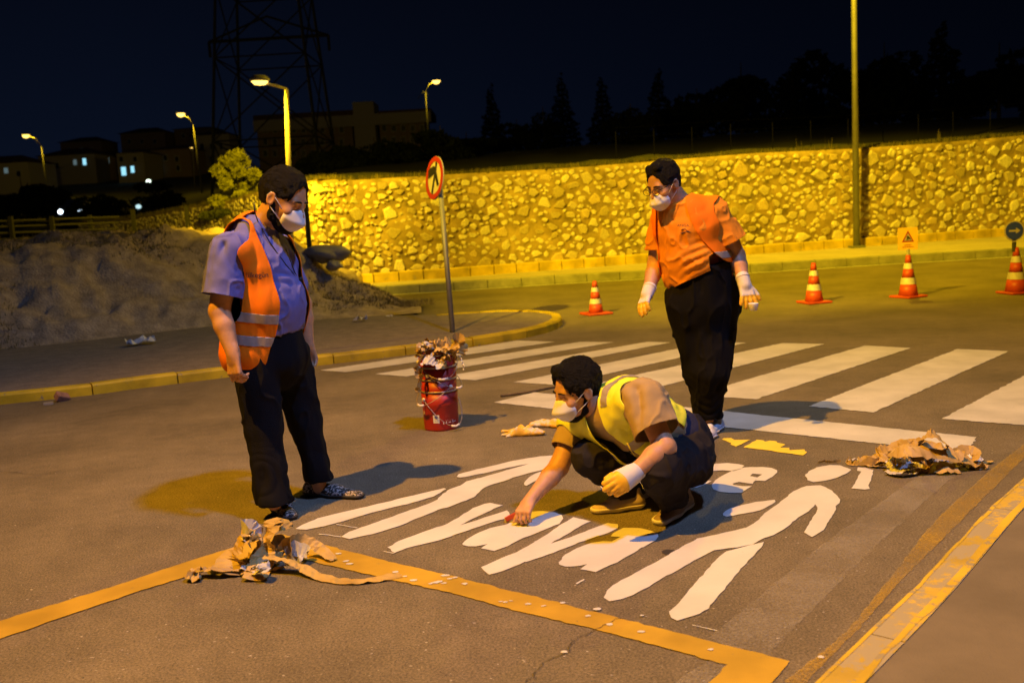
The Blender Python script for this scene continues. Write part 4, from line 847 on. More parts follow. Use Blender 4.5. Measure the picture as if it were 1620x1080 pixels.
house(184,226,243,288,165,'pale house with two bright bluish windows, one above the other side',HW,[(196,271,7,13,1),(210,268,5,10,1),(192,252,5,7,0),(214,252,5,7,0)])
house(238,300,238,290,175,'wide dark house with one bluish window',HW2,[(247,265,5,9,1),(262,250,5,8,0),(280,252,5,8,0),(282,266,5,8,0)])
house(304,362,215,290,190,'tall grey house on the hill crest behind the bush',HW,[(320,232,5,9,0),(335,232,5,9,0),(350,232,5,9,0),(320,252,5,9,0),(335,252,5,9,0)])
house(95,160,226,262,215,'dark house higher up on the hill',HW2,[(110,238,4,6,0),(130,238,4,6,2),(145,238,4,6,0)])
house(190,260,212,245,220,'dark house on the hill skyline',HW2,[(205,224,4,6,0),(225,224,4,6,0),(245,224,4,6,0)])
house(275,335,205,240,225,'dark flat roofed house on the skyline by the curved lamp',HW2,[(290,215,4,6,0),(310,215,4,6,0)],rh=.15)
wn = [(x, y, 6, 9, 2 if (x, y) == (434, 225) else 0) for y in (205, 225, 243) for x in range(420, 552, 15)] + [(x, y, 6, 9, 0) for y in (203, 222) for x in range(608, 672, 15)]
ap = house(405,556,190,262,200,'long apartment block with a roof tower, dim against the sky',HW2,wn[:27],roof=False,name='apartment_block',cat='building',depth=14,group=None)
def ap_part(nm, px0, px1, y0, y1, dy, m, dpt):
    a, b = P3(px0, y0, 200 + dy), P3(px1, y1, 200 + dy); w = b.x - a.x; h = a.z - b.z; MB().box(((a.x + b.x) / 2 - ap.location.x, a.y + dpt / 2 - ap.location.y, (a.z + b.z) / 2 - ap.location.z), (w, dpt, h)).obj(nm, m, ap)
ap_part('roof', 400, 560, 183, 191, -.8, RF, 15.6); ap_part('roof_tower', 557, 598, 162, 262, -1, HW, 8); ap_part('wing_wall', 599, 676, 184, 262, 0, HW2, 14); ap_part('roof', 598, 682, 176, 184, -.8, RF, 15.6); ap_part('cornice', 400, 682, 191, 193, -1.2, HW, .5)
for (wx, wy, ww, wh, lit) in wn[27:]:
    q = P3(wx, wy, 200); o = MB().box((q.x - ap.location.x, q.y - ap.location.y - .05, q.z - ap.location.z), (1, .1, 1.4)).obj('window', FRM, ap); MB().box((q.x - ap.location.x, q.y - ap.location.y - .12, q.z - ap.location.z), (.8, .06, 1.15)).obj('pane', WD, o)
# pylon
PM = mat('pylon_steel', (.035, .035, .035), .8); e = empty('lattice_pylon', tuple(P3(430, 285, 62)), 0, 'tall steel lattice power pylon rising behind the left man out of the picture', 'power pylon'); e.location.z = hz(e.location.x, e.location.y) - .3; o0 = e.location.copy()
def leg(f, cx, cy):  # f: 0 base .. 1 at top
    w = (6.6 * (1 - f) + 1.5 * f) / 2; return Vector((cx * w + .4, cy * w, -1 + f * 34)) + Vector((.5 * f, 0, 0))
LV = [0, .12, .26, .38, .50, .60, .70, .80, .90, 1.0]
for cx, cy in ((-1,-1),(1,-1),(1,1),(-1,1)): MB().tube([leg(0, cx, cy), leg(1, cx, cy)], [.10, .07], 5).obj('leg', PM, e)
for i in range(len(LV) - 1):
    for (a, b) in (((-1,-1),(1,-1)), ((1,-1),(1,1)), ((1,1),(-1,1)), ((-1,1),(-1,-1))):
        mb = MB(); mb.tube([leg(LV[i], *a), leg(LV[i+1], *b)], .045, 4).tube([leg(LV[i], *b), leg(LV[i+1], *a)], .045, 4).tube([leg(LV[i+1], *a), leg(LV[i+1], *b)], .045, 4); mb.obj('brace', PM, e)
for f, wd in ((.30, 3.6), (.52, 4.5), (.74, 4.0)):
    zc = -1 + f * 34; mb = MB(); mb.tube([(-wd + .5 * f + .4, 0, zc), (wd + .5 * f + .4, 0, zc)], .10, 5).tube([(-wd + .5 * f + .4, 0, zc), (0 + .5 * f + .4, 0, zc + 1.3), (wd + .5 * f + .4, 0, zc)], .07, 5)
    for s_ in (-1, 1): mb.tube([(s_ * wd + .5 * f + .4, 0, zc), (s_ * wd + .5 * f + .4, 0, zc - .9)], .09, 6)
    mb.obj('crossarm', PM, e)
# car with headlights far left, plus two small lights
cp = P3(112, 337, 62); cz = hz(cp.x, cp.y); e = empty('parked_car', (cp.x, cp.y, cp.z - .55), 0, 'dark car with both headlights shining beyond the fence at the far left', 'car')
CB = mat('car_paint', (.03, .03, .035), .3, coat=.5)
b = MB(); prof = [(-.85,.30),(-.88,.75),(-.80,.95),(-.68,1.02),(-.58,1.42),(.58,1.42),(.68,1.02),(.80,.95),(.88,.75),(.85,.30)]
n = len(prof); lens = [(0, .92), (.25, 1.0), (1.1, 1.0), (3.6, 1.0), (4.1, .95)]; V = []
for k, (y, s_) in enumerate(lens):
    for x, z in prof: V.append((x * s_, y, z if z < 1.03 or 1 <= k <= 3 and k > 1 else min(z, .98)))
b.add(V, [(k*n+j, k*n+(j+1) % n, (k+1)*n+(j+1) % n, (k+1)*n+j) for k in range(4) for j in range(n)] + [tuple(range(n)), tuple(4*n+j for j in range(n))[::-1]]); b.obj('body', CB, e)
for s_ in (-1, 1):
    MB().tube([(s_ * .62, -.03, .66), (s_ * .62, .05, .66)], .13, 12).obj('headlight', emat('headlight_glow', (.75, .9, 1.0), 14) if s_ < 0 else bpy.data.materials['headlight_glow'], e)
    for yy in (.8, 3.3):
        w_ = MB().tube([(s_ * .9, yy, .32), (s_ * .7, yy, .32)], .32, 14).obj('wheel', MT['darkmetal'], e)
def small_lamp(px, py, Y, label, col, s):
    p = P3(px, py, Y); zb = hz(p.x, p.y) - .1; e = empty('garden_lamp', (p.x, p.y, min(zb, p.z - .8)), 0, label, 'lamp'); h = p.z - e.location.z
    MB().tube([(0, 0, 0), (0, 0, h)], .05, 6).obj('pole', MT['darkmetal'], e); MB().lathe([(.02, -.14), (.14, -.08), (.17, 0), (.14, .09), (.02, .14)], 12).obj('lamp_globe', emat('globe_glow', col, s), e, True).location = (0, 0, h)
small_lamp(235, 287, 75, 'white globe lamp below the houses with lit windows', (.75, .95, .75), 5); small_lamp(219, 327, 60, 'small bluish lamp above the fence end', (.5, .75, .8), 1.2)
BLKM = mat('black_weathered_steel', (.006, .006, .006), .9, spec=.05)
e = empty('wire_fence', tuple(P3(1350, 225, 25)), 0, 'thin wire fence running along the top of the stone wall', 'fence'); o0 = e.location.copy(); prev = None
for px in range(960, 1700, 66):
    x, y, zt, dx, dy = wall_at(float(np.interp(px, np.linspace(560, 2000, 61), WC[-61:]))); q = Vector((x - dy * 1.0, y + dx * 1.0, zt)) - o0
    MB().tube([q, q + Vector((0, 0, .75))], .010, 5).obj('post', BLKM, e)
    if prev is not None:
        for hh in (.3, .6, .82): MB().tube([prev + Vector((0, 0, hh)), q + Vector((0, 0, hh))], .0015, 3).obj('wire', BLKM, e)
    prev = q
# ------------------------------------------------------------------ people: signed distance fields -> one continuous skin
def V3(v): return np.array([v[0], v[1], v[2]], dtype=np.float32)
class Field:
    def __init__(s, lo, hi, h=.006):
        s.lo = V3(lo); s.h = h; s.n = np.ceil((V3(hi) - s.lo) / h).astype(int) + 1
        s.S = np.full(s.n, 1.0, dtype=np.float32)
    def win(s, lo, hi, pad):
        a = np.maximum(0, np.floor((V3(lo) - pad - s.lo) / s.h).astype(int)); b = np.minimum(s.n, np.ceil((V3(hi) + pad - s.lo) / s.h).astype(int) + 1)
        if (b <= a).any(): return None
        g = [s.lo[i] + s.h * np.arange(a[i], b[i], dtype=np.float32) for i in range(3)]
        return tuple(slice(a[i], b[i]) for i in range(3)), g[0][:, None, None], g[1][None, :, None], g[2][None, None, :]
    def _put(s, sl, d, k, sub):
        A = s.S[sl]
        if sub:
            d = -d; h = np.clip(.5 - .5 * (A - d) / k, 0, 1); s.S[sl] = A + (d - A) * h + k * h * (1 - h)
        else:
            h = np.clip(.5 + .5 * (A - d) / k, 0, 1); s.S[sl] = A + (d - A) * h - k * h * (1 - h)
    def cap(s, a, b, ra, rb=None, k=.02, ax=None, sc=1, sub=False):
        rb = ra if rb is None else rb; a = V3(a); b = V3(b); R = max(ra, rb) * max(sc, 1)
        w = s.win(np.minimum(a, b) - R, np.maximum(a, b) + R, k + .02)
        if w is None: return s
        sl, X, Y, Z = w; X = X - a[0]; Y = Y - a[1]; Z = Z - a[2]; ba = b - a
        if ax is not None:
            x_ = V3(ax); x_ = x_ / np.linalg.norm(x_); q = (X * x_[0] + Y * x_[1] + Z * x_[2]) * (1 / sc - 1); X = X + q * x_[0]; Y = Y + q * x_[1]; Z = Z + q * x_[2]; ba = ba + x_ * float(ba @ x_) * (1 / sc - 1)
        L = float(ba @ ba) + 1e-12; t = np.clip((X * ba[0] + Y * ba[1] + Z * ba[2]) / L, 0, 1)
        d = np.sqrt((X - t * ba[0]) ** 2 + (Y - t * ba[1]) ** 2 + (Z - t * ba[2]) ** 2) - (ra + (rb - ra) * t)
        s._put(sl, d.astype(np.float32), k, sub); return s
    def ell(s, c, r, B=None, k=.02, sub=False):
        """B: 3 unit axes"""
        c = V3(c); B = np.eye(3) if B is None else np.array([list(b) for b in B]); R = max(r); w = s.win(c - R, c + R, k + .02)
        if w is None: return s
        sl, X, Y, Z = w; X = X - c[0]; Y = Y - c[1]; Z = Z - c[2]
        k0 = 0; k1 = 0
        for i in range(3):
            q = X * B[i][0] + Y * B[i][1] + Z * B[i][2]; k0 = k0 + (q / r[i]) ** 2; k1 = k1 + (q / r[i] ** 2) ** 2
        k0 = np.sqrt(k0); k1 = np.sqrt(k1) + 1e-9; s._put(sl, (k0 * (k0 - 1) / k1).astype(np.float32), k, sub); return s
    def cut(s, p, n, k=.004):
        """remove the side the normal points to"""
        p = V3(p); n = V3(n) / np.linalg.norm(V3(n)); g = [s.lo[i] + s.h * np.arange(s.n[i], dtype=np.float32) for i in range(3)]
        d = (g[0][:, None, None] - p[0]) * n[0] + (g[1][None, :, None] - p[1]) * n[1] + (g[2][None, None, :] - p[2]) * n[2]; s.S = np.maximum(s.S, d.astype(np.float32)); return s
    def mesh(s):
        S = s.S.copy(); S[0] = S[-1] = 1; S[:, 0] = S[:, -1] = 1; S[:, :, 0] = S[:, :, -1] = 1
        I = S < 0; cnt = np.zeros([n - 1 for n in s.n], dtype=np.int8)
        for a in (0, 1):
            for b in (0, 1):
                for c in (0, 1): cnt += I[a:s.n[0]-1+a, b:s.n[1]-1+b, c:s.n[2]-1+c]
        act = np.argwhere((cnt > 0) & (cnt < 8)); idx = np.full(cnt.shape, -1, dtype=np.int64); idx[tuple(act.T)] = np.arange(len(act))
        P = np.zeros((len(act), 3)); N = np.zeros(len(act)); cr = [(a, b, c) for a in (0, 1) for b in (0, 1) for c in (0, 1)]
        for a in cr:
            for ax in range(3):
                if a[ax]: continue
                b = list(a); b[ax] = 1; va = S[act[:, 0]+a[0], act[:, 1]+a[1], act[:, 2]+a[2]]; vb = S[act[:, 0]+b[0], act[:, 1]+b[1], act[:, 2]+b[2]]
                m = (va < 0) != (vb < 0); t = np.where(m, va / (va - vb + 1e-12), 0); q = np.array(a, float)[None].repeat(len(act), 0); q[:, ax] = t; P += q * m[:, None]; N += m
        P = (P / N[:, None] + act) * s.h + s.lo
        F = []
        for ax in range(3):
            o1, o2 = [(1, 2), (2, 0), (0, 1)][ax]; A = np.take(I, range(0, s.n[ax]-1), ax); B = np.take(I, range(1, s.n[ax]), ax); e = np.argwhere(A != B); e = e[(e[:, o1] > 0) & (e[:, o2] > 0) & (e[:, o1] < s.n[o1]-1) & (e[:, o2] < s.n[o2]-1)]
            fl = A[tuple(e.T)]; d1 = np.zeros(3, int); d1[o1] = 1; d2 = np.zeros(3, int); d2[o2] = 1
            g = lambda q: idx[tuple(q.T)]
            f = np.stack([g(e - d1 - d2), g(e - d2), g(e), g(e - d1)], 1); f[~fl] = f[~fl][:, ::-1]; F.append(f)
        F = np.concatenate(F); F = F[(F >= 0).all(1)]; return P, F
def laplace(P, F, it=2, lam=.5):
    n = len(P); E = np.concatenate([F[:, [i, (i+1) % F.shape[1]]] for i in range(F.shape[1])]); E = np.concatenate([E, E[:, ::-1]]); deg = np.bincount(E[:, 0], minlength=n)[:, None] + 1e-9
    for _ in range(it):
        A = np.stack([np.bincount(E[:, 0], weights=P[E[:, 1], i], minlength=n) for i in range(3)], 1) / deg; P = P + lam * (A - P)
    return P
def vnormals(P, F):
    N = np.zeros_like(P); fn = np.cross(P[F[:, 2]] - P[F[:, 0]], P[F[:, 3]] - P[F[:, 1]]) if F.shape[1] > 3 else np.cross(P[F[:, 1]] - P[F[:, 0]], P[F[:, 2]] - P[F[:, 0]])
    for i in range(F.shape[1]):
        for k in range(3): N[:, k] += np.bincount(F[:, i], weights=fn[:, k], minlength=len(P))
    return N / (np.linalg.norm(N, axis=1)[:, None] + 1e-12)
def clip(P, F, fns):
    """cut a mesh along scalar fields, keeping the positive side; crisp boundaries"""
    if F.shape[1] == 4: F = np.concatenate([F[:, [0, 1, 2]], F[:, [0, 2, 3]]])
    for fn in fns:
        v = fn(P); ins = v[F] > 0; c = ins.sum(1); keep = F[c == 3]; cutf = F[(c == 1) | (c == 2)]; cache = {}; V = list(P); out = []
        def mid(a, b):
            k = (a, b) if a < b else (b, a)
            if k not in cache:
                t = v[k[0]] / (v[k[0]] - v[k[1]] + 1e-12); V.append(P[k[0]] + (P[k[1]] - P[k[0]]) * t); cache[k] = len(V) - 1
            return cache[k]
        for f in cutf:
            q = []
            for i in range(3):
                a, b = f[i], f[(i+1) % 3]
                if v[a] > 0: q.append(a)
                if (v[a] > 0) != (v[b] > 0): q.append(mid(a, b))
            for i in range(1, len(q) - 1): out.append((q[0], q[i], q[i+1]))
        P = np.array(V); F = np.concatenate([keep, np.array(out, dtype=np.int64).reshape(-1, 3)])
    u, inv = np.unique(F, return_inverse=True); return P[u], inv.reshape(F.shape)
def skin_obj(name, P, F, m, parent, off=(0, 0, 0), thick=0, **kw):
    me = npmesh(name, P - np.array(off), F); o = link(name, me, parent, m, True, **kw)
    if thick: md = o.modifiers.new('solid', 'SOLIDIFY'); md.thickness = thick; md.offset = 0
    return o
def folds(P, N, amp, fn): return P + N * (amp * fn(P))[:, None]

SKIN = mat('skin', (.52, .275, .14), .52, var=.10, vscale=30, bump=.08, bscale=260, sss=.12); HAIR = mat('dark_hair', (.0055, .0045, .0045), .6, bump=.9, bscale=170, spec=.16); MASK = mat('white_mask_fabric', (.72, .71, .72), .8, bump=.1, bscale=300)
STR = mat('mask_strap', (.72, .7, .68), .7); EYE = mat('eye_white', (.5, .46, .42), .2); IRIS = mat('dark_iris', (.015, .01, .008), .15)
BLK = mat('black_trouser_cloth', (.0075, .007, .009), .9, col2=(.004, .004, .0055), vscale=10, bump=.4, bscale=240, sheen=0, spec=.12)
LIPS = mat('lips', (.35, .13, .10), .5)
def head_frame(fwd, up):
    f = Vector(fwd).normalized(); u = Vector(up); u = (u - f * u.dot(f)).normalized(); r = f.cross(u).normalized(); return r, f, u
def add_head(F, c, s, fr, neck, nr, k=.012):
    r, f, u = fr; W_ = lambda x, y, z: Vector(c) + r * x * s + f * y * s + u * z * s; B = (r, f, u)
    F.ell(W_(0, -.07, .13), (.315*s, .40*s, .36*s), B, k); F.ell(W_(0, .10, -.10), (.26*s, .28*s, .37*s), B, .03)
    F.ell(W_(0, .14, -.36), (.19*s, .19*s, .15*s), B, .03); F.cap(W_(-.2, 0, -.27), W_(-.08, .2, -.40), .06*s, .06*s, .03); F.cap(W_(.2, 0, -.27), W_(.08, .2, -.40), .06*s, .06*s, .03)
    F.cap(W_(-.15, .30, .07), W_(.15, .30, .07), .05*s, .05*s, .02)
    for q in (-1, 1): F.ell(W_(q * .135, .385, -.01), (.075*s, .045*s, .045*s), B, .015, sub=True); F.ell(W_(q*.17, .26, -.14), (.09*s, .09*s, .08*s), B, .03)
    for q in (-1, 1): F.ell(W_(q * .13, .315, -.005), (.062*s, .058*s, .050*s), B, .006)
    F.cap(W_(0, .37, .03), W_(0, .46, -.14), .032*s, .048*s, .014); F.cap(W_(-.045, .42, -.16), W_(.045, .42, -.16), .03*s, .03*s, .01)
    F.ell(W_(0, .36, -.28), (.10*s, .05*s, .045*s), B, .012)
    for q in (-1, 1):
        F.ell(W_(q * .325, -.05, -.05), (.035*s, .085*s, .13*s), B, .006); F.ell(W_(q * .35, -.03, -.04), (.02*s, .05*s, .08*s), B, .006, sub=True)
    F.cap(W_(0, -.12, -.25), neck, nr, nr * 1.12, .03)
    return W_
def face_bits(W_, s, fr, par, off, beard=None):
    r, f, u = fr; o = Vector(off)
    for q in (-1, 1):
        c = W_(q * .13, .342, -.008) - o
        b = MB(); b.tube([c - r * .035 * s, c + f * .006 * s + u*.004, c + r * .035 * s], [.006 * s, .018 * s, .006 * s], 8); b.obj('eye', EYE, par, True)
        MB().tube([c + f * .012 * s, c + f * .022 * s], .017 * s, 8).obj('iris', IRIS, par, True)
        b = MB(); b.tube([W_(q * .05, .375, .085) - o, W_(q * .13, .378, .10) - o, W_(q * .215, .33, .075) - o], [.012*s, .017*s, .008*s], 6); b.obj('eyebrow', HAIR, par, True)
def mask_obj(W_, s, fr, par, off, drop=0.0, side=1):
    """folded respirator: centre ridge, two panels, soft edge, two straps per side"""
    D = drop; o = Vector(off); nt_, nv_ = 15, 13; V = []
    for i in range(nt_):
        t = 2 * i / (nt_ - 1) - 1
        for j in range(nv_):
            v = 2 * j / (nv_ - 1) - 1; hh = (.205 * (1 - .50 * abs(t) ** 2.2)) * (1 if v < 0 else 1.04); a = t * 1.22
            bul = .185 * (1 - abs(t) ** 1.8) * (1 - abs(v)) ** .75 + .015 * (1 - abs(t)); noz = .055 * math.exp(-(t / .16) ** 2) * (1 if v > .55 else 0) * (v - .55) / .45
            V.append(W_(math.sin(a) * (.262 + .02 * (1 - abs(v))), .165 + .205 * math.cos(a) + bul + noz + .01 * math.sin(7 * t + 3 * v) * (1 - abs(v)), -.225 - D + v * hh + .02 * t * t) - o)
    me = MB().add(V, [(i*nv_+j, (i+1)*nv_+j, (i+1)*nv_+j+1, i*nv_+j+1) for i in range(nt_-1) for j in range(nv_-1)]).obj('face_mask', MASK, par); md = me.modifiers.new('solid', 'SOLIDIFY'); md.thickness = .003
    for p in me.data.polygons: p.use_smooth = True
    r, f, u = fr
    for q in (-1, 1):
        e1 = W_(q * .335, -.09, .06) - o; e2 = W_(q * .335, -.10, -.12) - o
        b = MB(); b.tube([W_(q * .245, .235, -.13 - D) - o, W_(q * .32, .08, -.03) - o, e1, W_(q*.335, -.135, -.02) - o, e2, W_(q * .31, .05, -.20 - D * .5) - o, W_(q * .245, .235, -.29 - D) - o], .0022, 5); b.obj('strap', STR, me, True)
    return me
def hair_field(W_, s, fr, grow=.035, line=.30, nape=-.28, seed=1, extra=None, side_y=.10):
    r, f, u = fr; B = (r, f, u); c = W_(0, 0, .1); F = Field(Vector(c) - Vector((1, 1, 1)) * .62 * s, Vector(c) + Vector((1, 1, 1)) * .62 * s, .004)
    g = grow; F.ell(W_(0, -.07, .13 + g * .6), ((.322 + g*.5)*s, (.41 + g)*s, (.365 + g)*s), B, .01); F.ell(W_(0, -.20, -.06), (.27*s, .21*s, .24*s), B, .02)
    if extra: extra(F, W_, s, B)
    # carve the face: everything in front of the hairline and below it
    F.ell(W_(0, .52, -.10), (.33*s, .40*s, (line+.10)/.88*s), B, .008, sub=True); F.ell(W_(0, .24, -.42), (.46*s, (.24+side_y)*s, .40*s), B, .01, sub=True)
    for q in (-1, 1): F.ell(W_(q*.37, -.03, -.06), (.10*s, .105*s, .14*s), B, .006, sub=True)
    F.cut(W_(0, -.2, nape), -u + f * .25)
    P, Q = F.mesh(); P = laplace(P, Q, 1); N = vnormals(P, Q)
    L = np.stack([(P - np.array(c)) @ np.array(list(a)) for a in B], 1) / s
    P = P + N * ((fbm(L * np.array([26, 5, 12]), 3, seed) * .014 * s + fbm(L * 9, 2, seed + 3) * .012 * s))[:, None]
    return P, Q
def finger(F, pts, r0, r1, k=.003):
    for i in range(len(pts) - 1):
        n = len(pts) - 1; F.cap(pts[i], pts[i+1], r0 + (r1 - r0) * i / n, r0 + (r1 - r0) * (i+1) / n, k)
def hand(F, wrist, palm_dir, back_n, s=1.0, curl=(.3, .3, .3, .3), spread=.12, thumb=(.8, .35), thumb_side=1, k=.006, grow=0., thumb_curl=.35):
    """wrist -> palm along palm_dir; back_n = normal of the back of the hand; fingers curl towards -back_n. returns fingertips"""
    d = Vector(palm_dir).normalized(); n = Vector(back_n); n = (n - d * n.dot(d)).normalized(); sd = d.cross(n).normalized() * thumb_side; w = Vector(wrist); tips = []
    F.cap(w - d * .02, w + d * .03, .027 * s + grow, .030 * s + grow, .02, ax=n, sc=.75)
    for i in range(4):
        x = (1.5 - i) * .021 * s; F.cap(w + d * .015 * s + sd * x * .7, w + d * .085 * s + sd * x, .014 * s + grow, .012 * s + grow, .01)
    for i in range(4):
        x = (1.5 - i) * .021 * s; b = w + d * (.088 - .006 * abs(i - 1.2)) * s + sd * x; L_ = (.074, .082, .076, .060)[i] * s; a = curl[i]; sp = spread * (1.5 - i); dd = (d * math.cos(sp) + sd * math.sin(sp)).normalized(); pts_ = [b]; ang = 0
        for fr_, m_ in ((.45, 1.0), (.32, 1.2), (.23, .8)):
            ang += a * m_; v = dd * math.cos(ang) - n * math.sin(ang); pts_.append(pts_[-1] + v * L_ * fr_)
        finger(F, pts_, .0095 * s + grow, .0075 * s + grow); tips.append(pts_[-1])
    t0 = w + d * .025 * s + sd * .022 * s; td = (d * math.cos(thumb[0]) + sd * math.sin(thumb[0]) - n * thumb[1]).normalized(); t1 = t0 + td * .045 * s; td2 = (td * (1 - thumb_curl) + d * thumb_curl).normalized(); t2 = t1 + td2 * .034 * s; t3 = t2 + (td2 * .8 + d * .3 - n * .2).normalized() * .026 * s
    F.cap(t0, t1, .015 * s + grow, .012 * s + grow, .012); F.cap(t1, t2, .0115 * s + grow, .0105 * s + grow, .004); F.cap(t2, t3, .0105 * s + grow, .008 * s + grow, .004); tips.append(t3); return tips
def J(px, py, Y): return P3(px, py, Y)
def text_on(s, size, origin, rightv, upv_, normal, bv, m, par, off, name='lettering'):
    me = text_mesh(s, size); bm = bmesh.new(); bm.from_mesh(me); bmesh.ops.triangulate(bm, faces=bm.faces)
    for _ in range(2): bmesh.ops.subdivide_edges(bm, edges=[e_ for e_ in bm.edges if e_.calc_length() > .008], cuts=1)
    rv, uv, nv = Vector(rightv).normalized(), Vector(upv_).normalized(), Vector(normal).normalized(); o = Vector(origin)
    for v in bm.verts:
        p = o + rv * v.co.x + uv * v.co.y + nv * .3; h = bv.ray_cast(p, -nv); v.co = ((h[0] + nv * .0025) if h[0] else (o + rv * v.co.x + uv * v.co.y)) - Vector(off)
    bm.to_mesh(me); bm.free(); return link(name, me, par, m)
def bvh(P, F): return BVHTree.FromPolygons([tuple(p) for p in P], [tuple(int(i) for i in f) for f in F])
def shoe(name, heel, toe, h, w, m, sole_m, par, off, top=None, sole_h=.022, z0=0.0):
    heel, toe = Vector(heel), Vector(toe); d = (toe - heel); d.z = 0; L_ = d.length; d.normalize(); u = Vector((0, 0, 1)); s_ = d.cross(u)
    F = Field((min(heel.x, toe.x) - .12, min(heel.y, toe.y) - .12, z0 - .01), (max(heel.x, toe.x) + .12, max(heel.y, toe.y) + .12, z0 + h + .06), .004); H = heel.copy(); H.z = z0
    F.cap(H + d * w * .8 + u * (h * .40), H + d * L_ * .55 + u * (h * .36), w * .80, w * .92, .02, ax=u, sc=.85); F.cap(H + d * L_ * .55 + u * (h * .30), H + d * (L_ - w * .72) + u * (h * .20), w * .95, w * .72, .02, ax=u, sc=.62)
    F.cap(H + d * w * .85 + u * (h * .4), H + d * w * .95 + u * (h * .92), w * .72, w * .60, .02)
    F.cut(H + u * .002, -u); P, Q = F.mesh(); P = laplace(P, Q, 2); o = skin_obj(name, P, Q, m, par, off)
    F2 = Field.__new__(Field); F2.lo, F2.h, F2.n = F.lo, F.h, F.n; F2.S = F.S - .006; F2.cut(H + u * sole_h, u); F2.cut(H + u * .0005, -u); P, Q = F2.mesh(); P = laplace(P, Q, 1); skin_obj('sole', P, Q, sole_m, o, off)
    # laces
    return o

# ================================================================== left man
def left_man():
    px = lambda r, Y=5.2: r * Y / FPX
    org = Vector((G(480, 800).x, G(480, 800).y, 0)); e = empty('person', tuple(org), 0, 'bearded man in blue T-shirt and open orange vest standing at left, looking down', 'person')
    f = Vector((.86, -.50, 0)).normalized(); l = Vector((.50, .86, 0)).normalized()
    hc = J(450, 313, 5.2); fr = head_frame((.80, -.30, -.50), (.45, -.12, .9)); neck = J(405, 378, 5.22)
    # body (one continuous skin)
    B = Field((-1.85, 4.65, 0), (-.75, 5.75, 1.9), .0055)
    W_ = add_head(B, hc, .295, fr, neck, .062)
    sR, eR, wR = J(360, 412, 5.02), J(347, 492, 4.97), J(369, 560, 4.90); sL, eL, wL = J(440, 405, 5.45), J(478, 480, 5.55), J(487, 545, 5.52)
    B.cap(neck, J(410, 430, 5.25), .07, .11, .04, ax=l, sc=1.3); B.cap(J(410, 430, 5.25), J(425, 520, 5.25), .11, .12, .05, ax=l, sc=1.15)
    for a, b, c in ((sR, eR, wR), (sL, eL, wL)):
        B.cap(a, b, .066, .052, .02); B.cap(b, b.lerp(c, .35), .052, .050, .015); B.cap(b.lerp(c, .35), c, .050, .033, .015)
    # right hand, hanging, half closed
    hd = (J(372, 600, 4.88) - wR).normalized(); hand(B, wR, hd, Vector((-.55, -.80, .1)), 1.12, (.55, .6, .65, .7), .02, (.55, .45), 1, thumb_curl=.7)
    hand(B, wL, Vector((.1, .05, -1)), Vector((.2, .9, 0)), 1.05, (.5, .5, .5, .5), .02, (.4, .3), -1)
    hipR, knR, anR = J(402, 560, 5.12), J(416, 680, 5.06), J(434, 795, 4.98); hipL, knL, anL = J(458, 560, 5.36), J(484, 670, 5.36), J(506, 770, 5.36)
    for a, b, c in ((hipR, knR, anR), (hipL, knL, anL)): B.cap(a, b, .085, .06, .03); B.cap(b, c, .06, .04, .02)
    B.cap(J(425, 520, 5.25), J(430, 560, 5.25), .14, .13, .05, ax=l, sc=1.1)
    P, Q = B.mesh(); P = laplace(P, Q, 1); skin_obj('body', P, Q, SKIN, e, org)
    # hair swept back, beard
    def ex(F, W, s, Bx): F.cap(W(0, -.38, .05), W(0, -.40, -.18), .13*s, .07*s, .02, ax=Bx[0], sc=1.5)
    P, Q = hair_field(W_, .295, fr, .03, .43, -.34, 1, ex, .02); skin_obj('hair', P, Q, HAIR, e, org)
    r_, f_, u_ = fr; Bd = Field(W_(0, 0, -.2) - Vector((1, 1, 1)) * .16, W_(0, 0, -.2) + Vector((1, 1, 1)) * .16, .004); s = .295
    for q in (-1, 1): Bd.cap(W_(q*.27, -.02, -.10), W_(q*.22, .04, -.33), .05*s, .08*s, .02); Bd.cap(W_(q*.22, .04, -.33), W_(q*.06, .24, -.44), .08*s, .10*s, .02)
    Bd.ell(W_(0, .20, -.42), (.22*s, .20*s, .16*s), fr, .02); P, Q = Bd.mesh(); N = vnormals(P, Q); P = P + N * (fbm(P * 90, 2, 4) * .003)[:, None]; skin_obj('beard', P, Q, HAIR, e, org)
    face_bits(W_, .295, fr, e, org); mask_obj(W_, .295, fr, e, org, .03)
    # trousers
    T = Field((-1.65, 4.7, .02), (-.75, 5.75, 1.05), .0065)
    T.cap(J(424, 528, 5.24), J(428, 562, 5.24), px(56), px(60), .05, ax=l, sc=1.02)
    for a, b, c, r1, r2, r3 in ((hipR, knR, anR, 40, 33, 25), (hipL, knL, anL, 38, 31, 23)):
        T.cap(a, b, px(r1) * .97, px(r2) * .95, .025); T.cap(b, c, px(r2) * .95, px(r3), .02)
    T.cut(J(430, 503, 5.2), Vector((-.1, 0, 1))); T.cap(knR.lerp(anR, .9), J(438, 806, 4.96), px(27), px(26), .02); T.cap(knL.lerp(anL, .9), J(508, 783, 5.36), px(24), px(23), .02)
    T.cut((0, 0, .086), (0, 0, -1)); P, Q = T.mesh(); P = laplace(P, Q, 2); N = vnormals(P, Q)
    low = np.clip((.42 - P[:, 2]) / .3, 0, 1)
    P = P + N * (fbm(P * np.array([7, 7, 3.5]), 3, 11) * .010 + (.5 - np.abs(fbm(P * np.array([9, 9, 5]), 2, 13))) ** 3 * .085 - .01 + low * np.abs(np.sin(P[:, 2] * 30 + 7 * vnoise(P * 5, 2))) * .009)[:, None]; skin_obj('trousers', P, Q, mat('spattered_black_cloth', (.0075, .007, .009), .9, col2=(.30, .29, .28), vscale=42, thr=(.235, .25), bump=.4, bscale=240, spec=.12), e, org)
